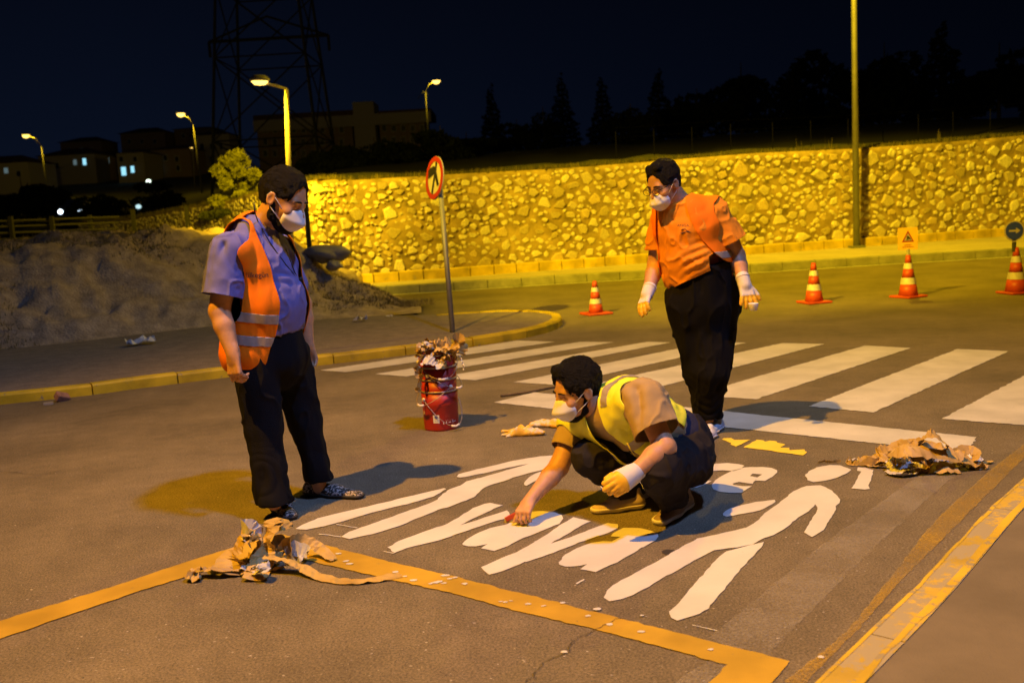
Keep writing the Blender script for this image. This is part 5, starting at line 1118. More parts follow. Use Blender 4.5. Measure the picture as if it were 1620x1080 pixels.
    # T-shirt
    TS = Field((-1.85, 4.65, .75), (-.7, 5.8, 1.65), .006)
    def torso(F, g):
        F.cap(J(404, 374, 5.22), J(412, 420, 5.23), .105 + g, .150 + g, .05, ax=l, sc=1.38); F.cap(J(412, 420, 5.23), J(424, 482, 5.22), .155 + g, .172 + g, .05, ax=l, sc=1.15); F.cap(J(424, 482, 5.22), J(424, 520, 5.22), .172 + g, .160 + g, .05, ax=l, sc=1.1)
        F.cap(J(366, 400, 5.05), J(440, 392, 5.42), .080 + g, .075 + g, .05)
    torso(TS, 0)
    def sleeves(F, g):
        F.cap(J(362, 398, 5.04), J(349, 484, 4.98), .093 + g, .100 + g, .03); F.cap(sL, sL.lerp(eL, .6), .085 + g, .085 + g, .03)
    sleeves(TS, 0)
    TS.cut(J(430, 529, 5.2), Vector((.12, 0, -1)))
    P, Q = TS.mesh(); P = laplace(P, Q, 2); N = vnormals(P, Q); fr_ = np.clip((P - np.array(J(412, 430, 5.2))) @ np.array(list(f)) * 9, 0, 1)
    pull = np.abs(np.sin(P[:, 2] * 62 + 2.2 * vnoise(P * np.array([5, 5, 2.]), 5) + P[:, 0] * 9)) ** 1.5
    band = np.exp(-((P[:, 2] - 1.16) / .13) ** 2)
    aR_ = np.array(sR); aRv = np.array(list((eR - sR).normalized())); fr_ = fr_ * np.clip(((P - np.array(J(405, 430, 5.2))) @ np.array(list(l)) + .10) * 12, 0, 1)
    P = P + N * (fr_ * band * (pull * .009 - .003) * np.clip(vnoise(P * np.array([9, 9, 6.]), 15) * 2 + .5, 0, 1.3) + fbm(P * 6, 3, 7) * .008 + (.5 - np.abs(fbm(P * np.array([11, 11, 8]), 2, 21))) ** 3 * .075)[:, None]
    P, Q = clip(P, Q, [lambda p: np.where(np.linalg.norm((p - aR_) - ((p - aR_) @ aRv)[:, None] * aRv, axis=1) < .15, (eR - sR).length * .70 - (p - aR_) @ aRv, 1)])
    SH = mat('blue_violet_jersey', (.15, .15, .43), .85, var=.06, vscale=20, bump=.25, bscale=300, sheen=0, spec=.2); skin_obj('t_shirt', P, Q, SH, e, org, .004)
    cn_ = neck + Vector((.012, -.008, .012)); MB().tube([cn_ - org + (f * math.cos(t) * .082 + l * math.sin(t) * .088) + Vector((0, 0, .022 - .030 * math.cos(t))) for t in np.linspace(0, 6.2832, 29)], .0075, 6, cap=False).obj('collar', SH, e, True)
    # vest: torso shell, open at the front, arm holes cut
    VS = Field((-1.8, 4.6, .55), (-.7, 5.85, 1.65), .006); torso(VS, .020); VS.cap(J(412, 505, 5.22), J(408, 556, 5.18), .180, .170, .05, ax=l, sc=1.15)
    P, Q = VS.mesh(); P = laplace(P, Q, 2); N = vnormals(P, Q)
    P = P + N * (fbm(P * np.array([6, 6, 2.2]), 3, 17) * .013 + np.abs(fbm(P * np.array([16, 16, 4]), 2, 25)) * .008)[:, None]
    a0 = np.array(J(360, 392, 5.03)); a1 = np.array(J(352, 470, 4.99)); ad = (a1 - a0) / np.linalg.norm(a1 - a0)
    b0 = np.array(J(440, 398, 5.46)); cm = np.array(CP); fv = np.array(list(f)); lv = np.array(list(l)); ctr_ = np.array(J(412, 440, 5.22))
    def armR(p): q = p - a0; t = np.clip(q @ ad, -.1, .30); return np.linalg.norm(q - t[:, None] * ad, axis=1) - (.100 - .0 * t)
    def armL(p): q = p - b0; t = np.clip(-q[:, 2], -.1, .25); q = q + np.stack([0*t, 0*t, t], 1); return np.linalg.norm(q, axis=1) - .10
    def openf(p):   # open front wedge: lateral coordinate measured from the vest edge
        q = p - ctr_; fw = q @ fv; la = q @ lv; z = p[:, 2]; edge = np.interp(z, [.70, .80, .95, 1.1, 1.25, 1.38, 1.5, 1.6], [-.19, -.155, -.115, -.10, -.095, -.10, -.10, -.09]); return np.where(fw < .0, 1, np.maximum(edge - la, la - .17))
    hemR = lambda p: np.interp((p - ctr_) @ fv, [-.2, -.05, .1, .2], [-.86, -.735, -.765, -.84]) + p[:, 2]
    neckc = np.array(neck) + np.array([.01, 0, .03]); nk_ = lambda p: np.linalg.norm((p - neckc) * np.array([1, 1, .8]), axis=1) - .088
    Pv, Fv = clip(P, Q, [armR, armL, openf, lambda p: p[:, 2] - .752 - 1.1 * ((p - ctr_) @ fv - .05) ** 2, nk_])
    VO = mat('fluorescent_orange_vest', (.84, .20, .004), .75, spec=.15, var=.05, vscale=6, bump=.10, bscale=300); skin_obj('safety_vest', Pv, Fv, VO, e, org, .004)
    Nv = vnormals(Pv, Fv)
    RB = mat('reflective_band', (.36, .31, .28), .45, metal=.2, var=.12, vscale=30)
    tilt = lambda p: p[:, 2] + .22 * ((p - ctr_) @ fv)
    for z0, z1 in ((1.045, 1.095), (.925, .975)):
        Pb, Fb = clip(Pv + Nv * .004, Fv, [lambda p: tilt(p) - z0, lambda p: z1 - tilt(p)]); skin_obj('reflective_band', Pb, Fb, RB, e, org, .001)
    bv = bvh(Pv, Fv); o_ = J(407, 435.5, 5.0); nrm = Vector((.25, -.97, 0)); text_on('\u00fclkegün', .037, o_, CR, Vector((.0, 0, 1)) , nrm, bv, mat('vest_print', (.02, .012, .03), .7), e, org)
    # lanyard with whistle
    LN = mat('black_cord', (.008, .008, .012), .7); bs = bvh(*TS.mesh()) 
    def onshirt(px_, py_):
        d = ray(px_, py_).normalized(); h = bs.ray_cast(CP, d); return (h[0] - d * .012) if h[0] else CP + d * 5.1
    c1 = [onshirt(*q) for q in ((408, 350), (418, 368), (428, 385), (440, 402), (452, 418), (462, 430), (470, 441))]; c2 = [onshirt(*q) for q in ((447, 372), (452, 395), (459, 412), (466, 430), (471, 441))]
    c1 = [J(402, 320, 5.12), J(403, 335, 5.08)] + c1
    ln = MB().tube([p - org for p in c1], .0032, 5).tube([p - org for p in c2], .0032, 5).obj('lanyard', LN, e, True)
    wc = onshirt(472, 442); MB().tube([wc - org + Vector((-.02, 0, -.008)), wc - org + Vector((.022, 0, .004))], .010, 8).tube([wc - org + Vector((-.012, 0, -.008)), wc - org + Vector((-.010, 0, -.03))], .006, 6).obj('whistle', LN, ln, True)
    SP = mat('spattered_shoe', (.014, .011, .010), .6, col2=(.42, .36, .32), vscale=75, thr=(.46, .49), bump=.4, bscale=90); SS = mat('dark_sole', (.03, .028, .027), .8)
    shoe('shoe', G(428, 793), G(462, 823), .085, .055, SP, SS, e, org); shoe('shoe', G(482, 781), G(574, 788), .085, .052, SP, SS, e, org)
left_man()

# ================================================================== right man
def right_man():
    px = lambda r, Y=6.35: r * Y / FPX
    org = Vector((G(1118, 690).x, G(1118, 690).y, 0)); e = empty('person', tuple(org), 0, 'man with glasses in orange T-shirt, mask and gloves standing beyond the squatting man', 'person')
    f = Vector((-.50, -.86, 0)).normalized(); l = Vector((.86, -.50, 0)).normalized()   # l = his left, to the right of the picture
    hs = .272; hc = J(1050, 290, 6.29); fr = head_frame((-.72, -.52, -.42), (-.28, -.22, .93)); neck = J(1078, 328, 6.34)
    B = Field((.55, 5.75, 0), (1.85, 7.0, 1.95), .006); W_ = add_head(B, hc, hs, fr, neck, .068)
    B.cap(neck, J(1085, 360, 6.37), .07, .11, .04, ax=l, sc=1.3); B.cap(J(1085, 360, 6.37), J(1105, 440, 6.4), .11, .13, .05, ax=l, sc=1.2)
    sL, eL, wL = J(1138, 345, 6.33), J(1165, 405, 6.35), J(1177, 447, 6.22); sR, eR, wR = J(1046, 352, 6.45), J(1038, 418, 6.48), J(1025, 462, 6.34)
    for a, b, c in ((sR, eR, wR), (sL, eL, wL)): B.cap(a, b, .066, .056, .02); B.cap(b, b.lerp(c, .35), .056, .052, .015); B.cap(b.lerp(c, .35), c, .052, .034, .015)
    hipR, knR, anR = J(1090, 478, 6.38), J(1108, 585, 6.36), J(1120, 668, 6.52); hipL, knL, anL = J(1132, 475, 6.45), J(1124, 590, 6.30), J(1118, 675, 6.38)
    B.cap(J(1105, 440, 6.4), J(1110, 470, 6.42), .15, .14, .05, ax=l, sc=1.2)
    for a, b, c in ((hipR, knR, anR), (hipL, knL, anL)): B.cap(a, b, .085, .06, .03); B.cap(b, c, .06, .04, .02)
    # bare hands inside the gloves
    gl = lambda F, g: (hand(F, wL, J(1186, 480, 6.15) - wL, Vector((.15, -.95, .25)), 1.02, (.12, .15, .2, .15), .17, (.75, .15), -1, grow=g), hand(F, wR, J(1014, 490, 6.26) - wR, Vector((-.75, -.55, .2)), 1.0, (.30, .25, .3, .35), .05, (.45, .45), 1, grow=g))
    gl(B, 0); P, Q = B.mesh(); P = laplace(P, Q, 1); skin_obj('body', P, Q, SKIN, e, org)
    # gloves: white knit, yellow dipped fingers and palm
    GW = mat('glove_knit', (.70, .66, .62), .85, bump=.3, bscale=250); GY = mat('glove_rubber', (.85, .50, .03), .5)
    for (w, tgt, bk, cu, spd, th, sd, sc_) in ((wL, J(1186, 480, 6.15), Vector((.15, -.95, .25)), (.12, .15, .2, .15), .17, (.75, .15), -1, 1.02), (wR, J(1014, 490, 6.26), Vector((-.75, -.55, .2)), (.30, .25, .3, .35), .05, (.45, .45), 1, 1.0)):
        F = Field(w - Vector((.16, .16, .24)), w + Vector((.16, .16, .08)), .0045); d = (tgt - w).normalized()
        hand(F, w, d, bk, sc_, cu, spd, th, sd, grow=.0035); F.cap(w - d * .035, w + d * .02, .043, .040, .01); P, Q = F.mesh(); P = laplace(P, Q, 1)
        g = skin_obj('glove', P, Q, GW, e, org); dv = np.array(list(d)); bn = np.array(list(bk.normalized())); w0 = np.array(w); N = vnormals(P, Q)
        Pc, Fc = clip(P + N * .0022, Q, [lambda p: np.maximum((p - w0) @ dv - .095, np.minimum(-((p - w0) @ bn) - .006, (p - w0) @ dv - .028))]); dp = skin_obj('rubber_coating', Pc, Fc, GY, g, org)
        MB().tube([w - d * .040 - org, w - d * .033 - org], .046, 16).obj('cuff_edge', GW, g, True)
    bvg = None
    P, Q = hair_field(W_, hs, fr, .03, .40, -.2, 5, lambda F, W, s, Bx: F.cap(W(-.14, .14, .44), W(.14, .14, .44), .09*s, .09*s, .05*s), .08); skin_obj('hair', P, Q, HAIR, e, org)
    face_bits(W_, hs, fr, e, org); mask_obj(W_, hs, fr, e, org, .07)
    # glasses
    GM = mat('glasses_frame', (.01, .01, .012), .3); r_, f_, u_ = fr; gp_ = MB(); o_ = org
    for q in (-1, 1):
        c = W_(q * .15, .455, -.01); ring = [c + r_ * .105 * hs * math.cos(t) + u_ * .075 * hs * math.sin(t) for t in np.linspace(0, 6.2832, 17)]; gp_.tube([p - o_ for p in ring], .0022, 5, cap=False); gp_.tube([W_(q*.25, .445, .03) - o_, W_(q*.34, .2, .03) - o_, W_(q * .345, -.07, .02) - o_], .0022, 5)
    gp_.tube([W_(-.05, .465, .01) - o_, W_(.05, .465, .01) - o_], .0022, 5); go = gp_.obj('glasses', GM, e, True)
    lens_m = mat('glasses_lens', (.9, .9, .9), .05); lens_m.node_tree.nodes['Principled BSDF'].inputs['Transmission Weight'].default_value = 1
    # trousers
    T = Field((.6, 5.9, .02), (1.9, 6.9, 1.2), .007)
    T.cap(J(1106, 425, 6.4), J(1112, 478, 6.42), px(54), px(58), .05, ax=l, sc=1.0)
    T.cap(hipR, knR, px(38), px(27), .06); T.cap(knR, anR, px(26), px(21), .03); T.cap(hipL, knL, px(42), px(31), .06); T.cap(knL, anL, px(30), px(24), .03)
    T.cut(J(1050, 458, 6.3), (J(1145, 408, 6.3) - J(1050, 452, 6.3)).cross(f).normalized() * (1 if (J(1145, 408, 6.3) - J(1050, 452, 6.3)).cross(f).z > 0 else -1)); T.cut((0, 0, .085), (0, 0, -1))
    P, Q = T.mesh(); P = laplace(P, Q, 2); N = vnormals(P, Q); low = np.clip((.5 - P[:, 2]) / .4, 0, 1); P = P + N * (fbm(P * np.array([6, 6, 3]), 3, 31) * .012 + (.5 - np.abs(fbm(P * np.array([9, 9, 5]), 2, 33))) ** 3 * .10 - .012 + low * np.abs(np.sin(P[:, 2] * 40 + 6 * vnoise(P * 6, 2))) * .012)[:, None]; skin_obj('trousers', P, Q, BLK, e, org)
    # T-shirt
    TS = Field((.5, 5.8, .85), (2.0, 6.95, 1.7), .0065)
    def torso(F, g):
        F.cap(neck + Vector((0, 0, -.02)), J(1086, 355, 6.36), .10 + g, .150 + g, .05, ax=l, sc=1.35); F.cap(J(1086, 355, 6.36), J(1099, 415, 6.37), .160 + g, .185 + g, .05, ax=l, sc=1.12); F.cap(J(1099, 415, 6.37), J(1104, 440, 6.38), .185 + g, .185 + g, .05, ax=l, sc=1.1); F.cap(J(1052, 342, 6.44), J(1130, 335, 6.33), .07 + g, .085 + g, .05)
    torso(TS, 0); TS.cap(J(1132, 342, 6.33), J(1155, 384, 6.31), .095, .102, .03); TS.cap(J(1048, 350, 6.45), J(1040, 396, 6.46), .078, .080, .03)
    TS.cut(J(1160, 391, 6.31), (eL - sL).normalized() + Vector((.35, 0, 0))) if False else None
    P, Q = TS.mesh()
    cn = (J(1145, 422, 6.3) - J(1048, 464, 6.3)).cross(f).normalized(); cn = cn if cn.z > 0 else -cn; h0 = np.array(J(1048, 462, 6.25)); cnv = np.array(list(cn))
    sl0 = np.array(J(1162, 383, 6.31)); sld = np.array(list((eL - sL).normalized())); bvs = np.array(list(f))
    P = laplace(P, Q, 2); N = vnormals(P, Q); s_ = (P - h0) @ cnv
    dr = np.abs(np.sin(s_ * 55 + 5 * vnoise(P * np.array([6, 6, 3]), 3))) ** 2; tw = np.clip((.20 - np.abs((P - np.array(J(1092, 400, 6.37))) @ np.array(list(l)))) * 12, 0, 1); P = P + N * ((dr * .010 - .003) * np.clip(vnoise(P * np.array([9, 9, 5.]), 16) * 2 + .5, 0, 1.3) * np.exp(-((s_ - .10) / .11) ** 2) * tw + fbm(P * 6, 3, 41) * .009 + (.5 - np.abs(fbm(P * np.array([10, 10, 8]), 2, 44))) ** 3 * .08)[:, None]
    arm0 = np.array(sL); lvv = np.array(list(l)); c0_ = np.array(J(1090, 380, 6.36)); armr0 = np.array(J(1041, 392, 6.46))
    Pt, Ft = clip(P, Q, [lambda p: np.maximum((p - h0) @ cnv, np.where(p[:, 2] > 1.32, 1, -1)), lambda p: np.where((p - c0_) @ lvv > .17, .155 - (p - arm0) @ sld, 1.), lambda p: np.where((p - c0_) @ lvv < -.185, p[:, 2] - armr0[2] + .01, 1.)])
    OR = mat('orange_jersey', (.74, .265, .018), .85, var=.05, vscale=12, bump=.25, bscale=300, spec=.2); skin_obj('t_shirt', Pt, Ft, OR, e, org, .004)
    cn_ = neck + Vector((-.008, -.012, .004)); MB().tube([cn_ - org + (f * math.cos(t) * .086 + l * math.sin(t) * .092) + Vector((0, 0, .02 - .032 * math.cos(t))) for t in np.linspace(0, 6.2832, 29)], .0085, 6, cap=False).obj('collar', OR, e, True)
    bv = bvh(Pt, Ft); PR = mat('shirt_print', (.10, .05, .04), .8); TXR = Vector((.95, -.25, .10))
    text_on('VANGA', .024, J(1079, 357, 6.2), CR, Vector((0, 0, 1)), Vector((0, -1, 0)), bv, PR, e, org)
    # running emblem under the lettering: small figure strokes
    em = MB()
    def onb(a, b):
        d = ray(a, b).normalized(); h = bv.ray_cast(CP, d); return ((h[0] - d * .004) if h[0] else CP + d * 6.2) - org
    for seg_ in (((1078, 363), (1084, 362), (1086, 364)), ((1077, 369), (1084, 367), (1092, 367)), ((1080, 366), (1080, 371)), ((1086, 365), (1090, 366))): em.tube([onb(*q) for q in seg_], .0022, 5)
    em.obj('emblem', PR, e)
    # vest: worn open, only its left front panel with two bands shows; back shell behind
    VS = Field((.5, 5.8, .85), (2.0, 6.95, 1.72), .0065); torso(VS, .016); P, Q = VS.mesh(); P = laplace(P, Q, 2); N = vnormals(P, Q); P = P + N * (fbm(P * 6, 3, 51) * .009)[:, None]
    cmx = np.array(CP); 
    def uv(p):
        q = p - cmx; z = q @ np.array(list(CF)); return 810 + FPX * (q @ np.array(list(CR))) / z, 540 - FPX * (q @ np.array(list(CU))) / z
    ff = np.array(list(f)); ct = np.array(J(1092, 390, 6.37)); hz_ = lambda p: p[:, 2]
    # panel limits as lateral coordinate per height on the front half, everything on the back half
    def panel(p):
        la = (p - ct) @ lvv; fw = (p - ct) @ ff; z = p[:, 2]; lo = np.interp(z, [.98, 1.09, 1.17, 1.25, 1.37, 1.5, 1.6], [.32, .27, .20, .135, .075, .03, .02]); left = la - lo; right = -.175 - la - 0 * z; return np.where(fw < -.10, 1., np.maximum(left, right))
    aL0 = np.array(J(1136, 345, 6.32)); aR0 = np.array(J(1046, 352, 6.46))
    def hole(c, r):
        def g(p):
            q = p - c; t = np.clip(-q[:, 2], -.02, .10); q = q + np.stack([0*t, 0*t, t], 1); return np.linalg.norm(q, axis=1) - r
        return g
    nc = np.array(neck) + np.array([-.01, -.01, .03])
    Pv, Fv = clip(P, Q, [panel, hole(aL0, .115), hole(aR0, .095), lambda p: np.linalg.norm(p - nc, axis=1) - .088, lambda p: p[:, 2] - .93])
    VO = bpy.data.materials['fluorescent_orange_vest']; skin_obj('safety_vest', Pv, Fv, VO, e, org, .004); Nv = vnormals(Pv, Fv); RB = bpy.data.materials['reflective_band']
    for z0, z1 in ((1.135, 1.178), (1.045, 1.088)):
        Pb, Fb = clip(Pv + Nv * .004, Fv, [lambda p: p[:, 2] - z0, lambda p: z1 - p[:, 2]])
        if len(Fb): skin_obj('reflective_band', Pb, Fb, RB, e, org, .001)
    LS = mat('light_blue_shoe', (.42, .50, .62), .6, var=.1, vscale=30); WS_ = mat('white_shoe', (.68, .66, .66), .6); SO = mat('white_sole', (.65, .63, .62), .6)
    shoe('shoe', G(1140, 676), G(1112, 692), .075, .050, LS, SO, e, org); shoe('shoe', G(1128, 690), G(1100, 705), .07, .048, WS_, SO, e, org)
right_man()
MB().lathe([(.022, 0), (.024, .002), (.031, .042), (.031, .045), (.028, .045), (.021, .006)], 20).obj('paper_cup', mat('cup_white', (.75, .73, .7), .6), None, True, label='small white cup hanging from the gloved fingers of the standing man in orange', cat='cup').location = P3(1192, 491, 6.10)

# ================================================================== squatting man
def squat_man():
    px = lambda r, Y=4.75: r * Y / FPX
    org = Vector((G(1000, 815).x, G(1000, 815).y, 0)); e = empty('person', tuple(org), 0, 'squatting man in yellow vest, mask and one glove, working on the white letters', 'person')
    hs = .275; hc = J(912, 616, 4.78); fr = head_frame((-.88, -.36, -.28), (-.22, -.10, .95)); neck = J(955, 650, 4.80)
    B = Field((-.15, 4.1, -.005), (1.35, 5.35, 1.02), .0055); W_ = add_head(B, hc, hs, fr, neck, .070)
    sN, eN, wN = J(1018, 632, 4.56), J(1052, 708, 4.42), J(1003, 748, 4.34); sF, eF, wF = J(915, 668, 4.98), J(884, 738, 4.86), J(838, 792, 4.70)
    chest, waist, pelv = J(985, 650, 4.80), J(1045, 690, 4.88), J(1072, 708, 4.90); l = Vector((.25, -.95, -.12)).normalized(); l = (sN - sF).normalized()
    B.cap(neck, chest, .07, .11, .04, ax=l, sc=1.2); B.cap(chest, waist, .11, .12, .05, ax=l, sc=1.15); B.cap(waist, pelv, .145, .14, .05, ax=l, sc=1.15)
    B.cap(sN, eN, .060, .050, .02); B.cap(eN, eN.lerp(wN, .35), .052, .050, .015); B.cap(eN.lerp(wN, .35), wN, .050, .033, .015)
    B.cap(sF, eF, .062, .050, .02); B.cap(eF, eF.lerp(wF, .3), .050, .048, .015); B.cap(eF.lerp(wF, .3), wF, .048, .030, .015)
    hipF, knF, anF = J(1035, 712, 5.02), J(938, 722, 4.78), J(1005, 790, 4.86); hipN, knN, anN = J(1082, 728, 4.76), J(1042, 742, 4.42), J(1068, 800, 4.66)
    for a, b, c in ((hipF, knF, anF), (hipN, knN, anN)): B.cap(a, b, .08, .06, .03); B.cap(b, c, .06, .04, .02)
    # far hand pressing a red brush on the paint: palm down, fingers bent on the handle
    hb = Vector((-.25, -.45, .85)); hdir = (J(826, 812, 4.62) - wF)
    hand(B, wF, hdir, hb, 1.0, (.75, .8, .8, .7), .03, (.55, .75), 1, thumb_curl=.75)
    gdir = J(962, 776, 4.22) - wN; gb = Vector((.25, -.85, .45)); hand(B, wN, gdir, gb, 1.0, (.28, .34, .38, .42), .03, (.45, .6), 1, thumb_curl=.7)
    P, Q = B.mesh(); P = laplace(P, Q, 1); skin_obj('body', P, Q, SKIN, e, org)
    P, Q = hair_field(W_, hs, fr, .05, .40, -.24, 9, lambda F, W, s, Bx: F.cap(W(-.1, .18, .42), W(.1, .18, .42), .12*s, .12*s, .05*s), .06); N = vnormals(P, Q); P = P + N * (np.abs(vnoise(P * 75, 3)) * .005)[:, None]; skin_obj('hair', P, Q, HAIR, e, org)
    s = hs; Bd = Field(W_(0, 0, -.2) - Vector((1, 1, 1)) * .16, W_(0, 0, -.2) + Vector((1, 1, 1)) * .16, .004)
    for q in (-1, 1): Bd.cap(W_(q*.27, -.0, -.12), W_(q*.22, .06, -.34), .035*s, .055*s, .02); Bd.cap(W_(q*.22, .06, -.34), W_(q*.06, .22, -.42), .055*s, .085*s, .02)
    Bd.ell(W_(0, .18, -.40), (.19*s, .19*s, .13*s), fr, .02); P, Q = Bd.mesh(); N = vnormals(P, Q); P = P + N * (fbm(P * 90, 2, 4) * .002)[:, None]; skin_obj('beard', P, Q, HAIR, e, org)
    face_bits(W_, hs, fr, e, org); mask_obj(W_, hs, fr, e, org, .02)
    # glove on the near hand
    GW = bpy.data.materials['glove_knit']; GY = bpy.data.materials['glove_rubber']; d = gdir.normalized()
    F = Field(wN - Vector((.2, .2, .2)), wN + Vector((.2, .2, .16)), .0045); hand(F, wN, d, gb, 1.02, (.28, .34, .38, .42), .03, (.45, .6), 1, grow=.004, thumb_curl=.7); F.cap(wN - d * .045, wN + d * .02, .041, .040, .012); F.cap(wN + d*.02, wN + d * .07, .036, .040, .03)
    P, Q = F.mesh(); P = laplace(P, Q, 1); g = skin_obj('glove', P, Q, GW, e, org); dv = np.array(list(d)); bn = np.array(list(gb.normalized())); w0 = np.array(wN); N = vnormals(P, Q)
    Pc, Fc = clip(P + N * .0022, Q, [lambda p: np.maximum((p - w0) @ dv - .088, np.minimum(-((p - w0) @ bn) - .004, (p - w0) @ dv - .03))]); skin_obj('rubber_coating', Pc, Fc, GY, g, org)
    MB().tube([wN - d * .056 - org, wN - d * .048 - org], .0435, 16).obj('cuff_edge', GW, g, True)
    # trousers
    T = Field((.0, 4.0, .02), (1.4, 5.4, .80), .0065)
    T.cap(waist.lerp(pelv, .4), pelv, .165, .178, .05, ax=l, sc=1.05); T.cap(pelv, hipN.lerp(pelv, .3), .17, .15, .05); wn_ = (chest - pelv).normalized(); T.cut(pelv.lerp(waist, .55), wn_)
    T.cap(hipF, knF, .130, .092, .05); T.cap(knF, anF, .088, .070, .03); T.cap(hipN, knN, .135, .105, .05); T.cap(knN, anN, .10, .072, .03)
    T.cut((0, 0, .06), (0, 0, -1))
    P, Q = T.mesh(); P = laplace(P, Q, 2); N = vnormals(P, Q); P = P + N * (fbm(P * 7, 3, 61) * .010 + (.5 - np.abs(fbm(P * 9, 2, 66))) ** 3 * .09 - .008)[:, None]; skin_obj('trousers', P, Q, mat('dark_grey_trouser_cloth', (.026, .022, .024), .9, col2=(.016, .014, .016), vscale=12, bump=.4, bscale=260, spec=.15), e, org)
    # navy undershirt showing at the small of the back
    NV_ = Field((.3, 4.2, .3), (1.4, 5.5, 1.0), .0065); NV_.cap(chest.lerp(waist, .5), waist.lerp(pelv, .75), .165, .182, .05, ax=l, sc=1.06); NV_.cut(chest.lerp(waist, .45), -(pelv - chest).normalized()); NV_.cut(waist.lerp(pelv, .85), wn_ * -1)
    P, Q = NV_.mesh(); P = laplace(P, Q, 2); N = vnormals(P, Q); P = P + N * (fbm(P * 9, 3, 71) * .008)[:, None]; skin_obj('navy_shirt_tail', P, Q, mat('navy_cloth', (.010, .012, .045), .85, bump=.2, bscale=200), e, org)
    # khaki T-shirt
    TS = Field((-.05, 4.1, .2), (1.3, 5.4, 1.0), .006)
    def torso(F, g):
        F.cap(neck + Vector((.03, 0, -.01)), chest, .09 + g, .140 + g, .05, ax=l, sc=1.3); F.cap(chest, chest.lerp(waist, .8), .148 + g, .160 + g, .05, ax=l, sc=1.15); F.cap(sF, sN, .085 + g, .085 + g, .05)
    torso(TS, 0); TS.cap(sN + Vector((0, 0, .0)), sN.lerp(eN, .62), .100, .104, .03); TS.cap(sF, sF.lerp(eF, .5), .082, .078, .03)
    nd, fd = (eN - sN).normalized(), (eF - sF).normalized(); P, Q = TS.mesh(); P = laplace(P, Q, 2); N = vnormals(P, Q)
    P = P + N * (fbm(P * 7, 3, 81) * .009 + np.abs(fbm(P * np.array([14, 14, 9]), 2, 84)) * .007 + (.5 - np.abs(fbm(P * np.array([8, 8, 6.]), 2, 86))) ** 3 * .07)[:, None]
    sNn, sFn, cc = np.array(sN), np.array(sF), np.array(chest); lv = np.array(list(l)); ndv, fdv = np.array(list(nd)), np.array(list(fd)); axv = np.array(list((waist - chest).normalized())); wv = np.array(waist)
    lN = (eN - sN).length; lF = (eF - sF).length
    def near(p, a, b, r): ba = b - a; t = np.clip((p - a) @ ba / (ba @ ba), 0, 1); return np.linalg.norm(p - a - t[:, None] * ba, axis=1) < r
    Pt, Ft = clip(P, Q, [lambda p: np.where(near(p, sNn, np.array(eN), .145), lN * .66 - (p - sNn) @ ndv, 1), lambda p: np.where(near(p, sFn, np.array(eF), .11), lF * .62 - (p - sFn) @ fdv, 1)])
    KH = mat('khaki_jersey', (.38, .27, .135), .85, var=.06, vscale=12, bump=.25, bscale=300, spec=.2); skin_obj('t_shirt', Pt, Ft, KH, e, org, .004)
    # collar
    # yellow vest
    VS = Field((-.05, 4.05, .2), (1.4, 5.45, 1.02), .006); torso(VS, .018); VS.cap(chest + Vector((-.02, 0, -.05)), chest.lerp(waist, .55) + Vector((-.02, 0, -.07)), .155, .155, .04, ax=l, sc=1.15); P, Q = VS.mesh(); P = laplace(P, Q, 2); N = vnormals(P, Q); P = P + N * (fbm(P * 6, 3, 91) * .012 + np.abs(fbm(P * 14, 2, 94)) * .007)[:, None]
    aN, aF = sNn + ndv * .02, sFn + fdv * .02
    def hole(c, d_, r):
        def g(p):
            q = p - c; t = np.clip(q @ d_, -.03, .2); return np.linalg.norm(q - t[:, None] * d_, axis=1) - r
        return g
    # front opening: strip about the chest line on the lower side
    dn = np.array([0, 0, -1.]); upn = np.cross(lv, axv); upn = upn / np.linalg.norm(upn); upn = upn if upn[2] > 0 else -upn
    def op(p): q = p - cc; return np.where(q @ upn < .02, np.maximum((q @ lv) + .045 - .10, -.05 - (q @ lv)), 1.)
    nc = np.array(neck) + np.array([-.03, 0, .02])
    Pv, Fv = clip(P, Q, [hole(aN, ndv, .112), hole(aF, fdv, .092), op, lambda p: np.linalg.norm(p - nc, axis=1) - .098, lambda p: np.where((p - cc) @ upn > 0, .235, .17) + 0 - (p - cc) @ axv])
    VY = mat('fluorescent_yellow_vest', (.80, .82, .05), .6, var=.06, vscale=6, bump=.10, bscale=300); skin_obj('safety_vest', Pv, Fv, VY, e, org, .004); Nv = vnormals(Pv, Fv); RB = bpy.data.materials['reflective_band']
    Pb, Fb = clip(Pv + Nv * .004, Fv, [lambda p: (p - cc) @ axv - .035, lambda p: .085 - (p - cc) @ axv, lambda p: -((p - cc) @ upn) + .06]); skin_obj('reflective_band', Pb, Fb, RB, e, org, .001)
    for q0 in (.075, -.115):
        Pb, Fb = clip(Pv + Nv * .0045, Fv, [lambda p: (p - cc) @ lv - q0, lambda p: q0 + .045 - (p - cc) @ lv, lambda p: .20 - (p - cc) @ axv, lambda p: (p - cc) @ upn + .09]); 
        if len(Fb): skin_obj('reflective_band', Pb, Fb, RB, e, org, .001)
    # vest cord
    cd = [J(992, 700, 4.5), J(998, 712, 4.5), J(1004, 720, 4.52), J(1010, 722, 4.56)]; MB().tube([p - org for p in cd], .003, 5).obj('cord', mat('yellow_cord', (.7, .6, .1), .7), e, True)
    BS = mat('beige_shoe', (.46, .36, .26), .65, var=.08, vscale=20); SO = mat('offwhite_sole', (.70, .64, .56), .6); DS = mat('brown_shoe', (.24, .17, .12), .7)
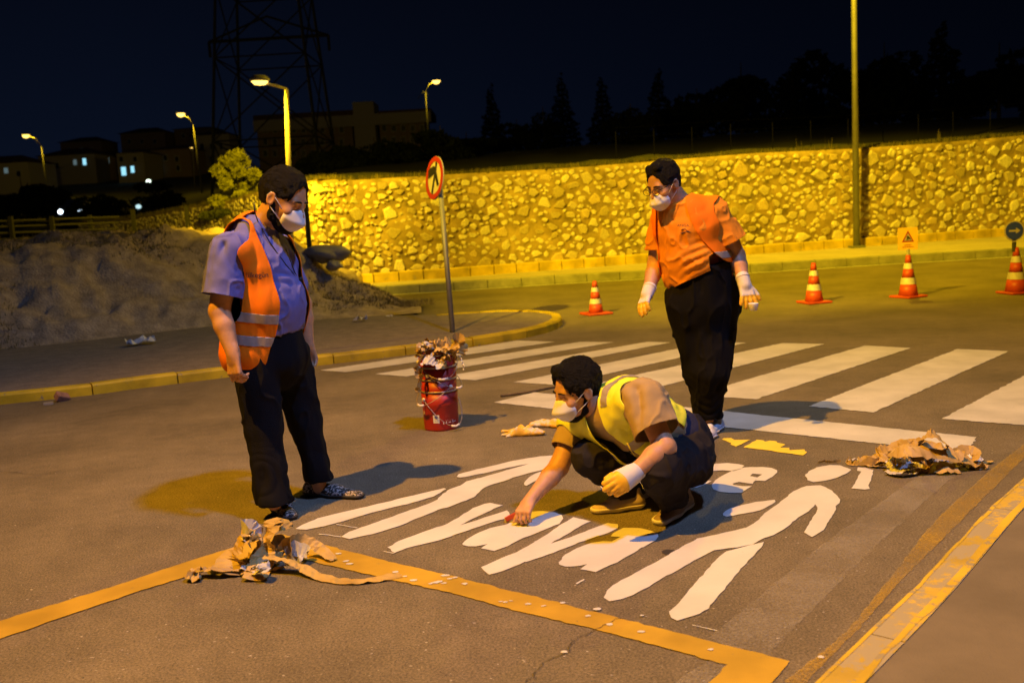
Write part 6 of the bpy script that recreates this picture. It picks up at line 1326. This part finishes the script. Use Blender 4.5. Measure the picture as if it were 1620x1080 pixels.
    shoe('shoe', G(1020, 802), G(936, 812), .10, .050, BS, SO, e, org, sole_h=.028); shoe('shoe', G(1090, 800), G(1040, 832), .10, .052, DS, bpy.data.materials['white_sole'], e, org, sole_h=.028)
    return wF, hdir
wF, hdir = squat_man()
# red scraper brush in the squatting man's bare hand
bc_ = G(818, 828); b = MB(); b.box((0, 0, 0), (.125, .036, .024), m=Matrix.Rotation(-.5, 3, 'Z') @ Matrix.Rotation(-.5, 3, 'Y')); bo = b.obj('paint_brush', mat('red_handle', (.45, .06, .03), .5), None, label='red handled brush held in the bare hand of the squatting man over the white letter', cat='brush'); bo.location = bc_ + Vector((.0, .01, .045))
mb_ = MB(); mb_.box((-.035, .012, -.032), (.05, .014, .03), m=Matrix.Rotation(-.5, 3, 'Z')); mb_.obj('bristles', mat('pale_bristles', (.6, .5, .3), .8), bo); bo.modifiers.new('bevel', 'BEVEL').width = .004
# gloves lying on the road
def ground_glove(px_, py_, ang, label, seed, colr):
    c = G(px_, py_); F = Field((-.16, -.16, -.005), (.20, .16, .07), .0045); d = Vector((1, 0, 0)); hand(F, Vector((-.05, 0, .022)), d, Vector((0, 0, 1)), 1.3, (.12, .0, .1, .2), .20, (.8, .05), 1, grow=.002); F.cap((-.10, 0, .02), (-.05, 0, .022), .036, .032, .02, ax=(0, 0, 1), sc=.5)
    F.cut((0, 0, .002), (0, 0, -1)); P, Q = F.mesh(); P = laplace(P, Q, 2); N = vnormals(P, Q); P = P + N * (fbm(P * 28, 2, seed) * .006)[:, None]; P[:, 2] *= 1 + .8 * np.clip(vnoise(P * 14, seed), 0, 1); P[:, 2] = np.maximum(P[:, 2], .001)
    o = skin_obj('work_glove', P, Q, mat('used_glove', colr, .7, col2=(.62, .56, .45), vscale=14, thr=(.44, .52)), None, label=label, cat='glove', group='work gloves lying on the road'); o.location = c; o.rotation_euler.z = ang
ground_glove(832, 688, 2.9, 'dirty yellow and white work glove lying flat, nearer the pails', 1, (.75, .46, .05)); ground_glove(868, 674, .1, 'bright yellow work glove lying partly behind the squatting man\'s face mask', 2, (.85, .47, .03))
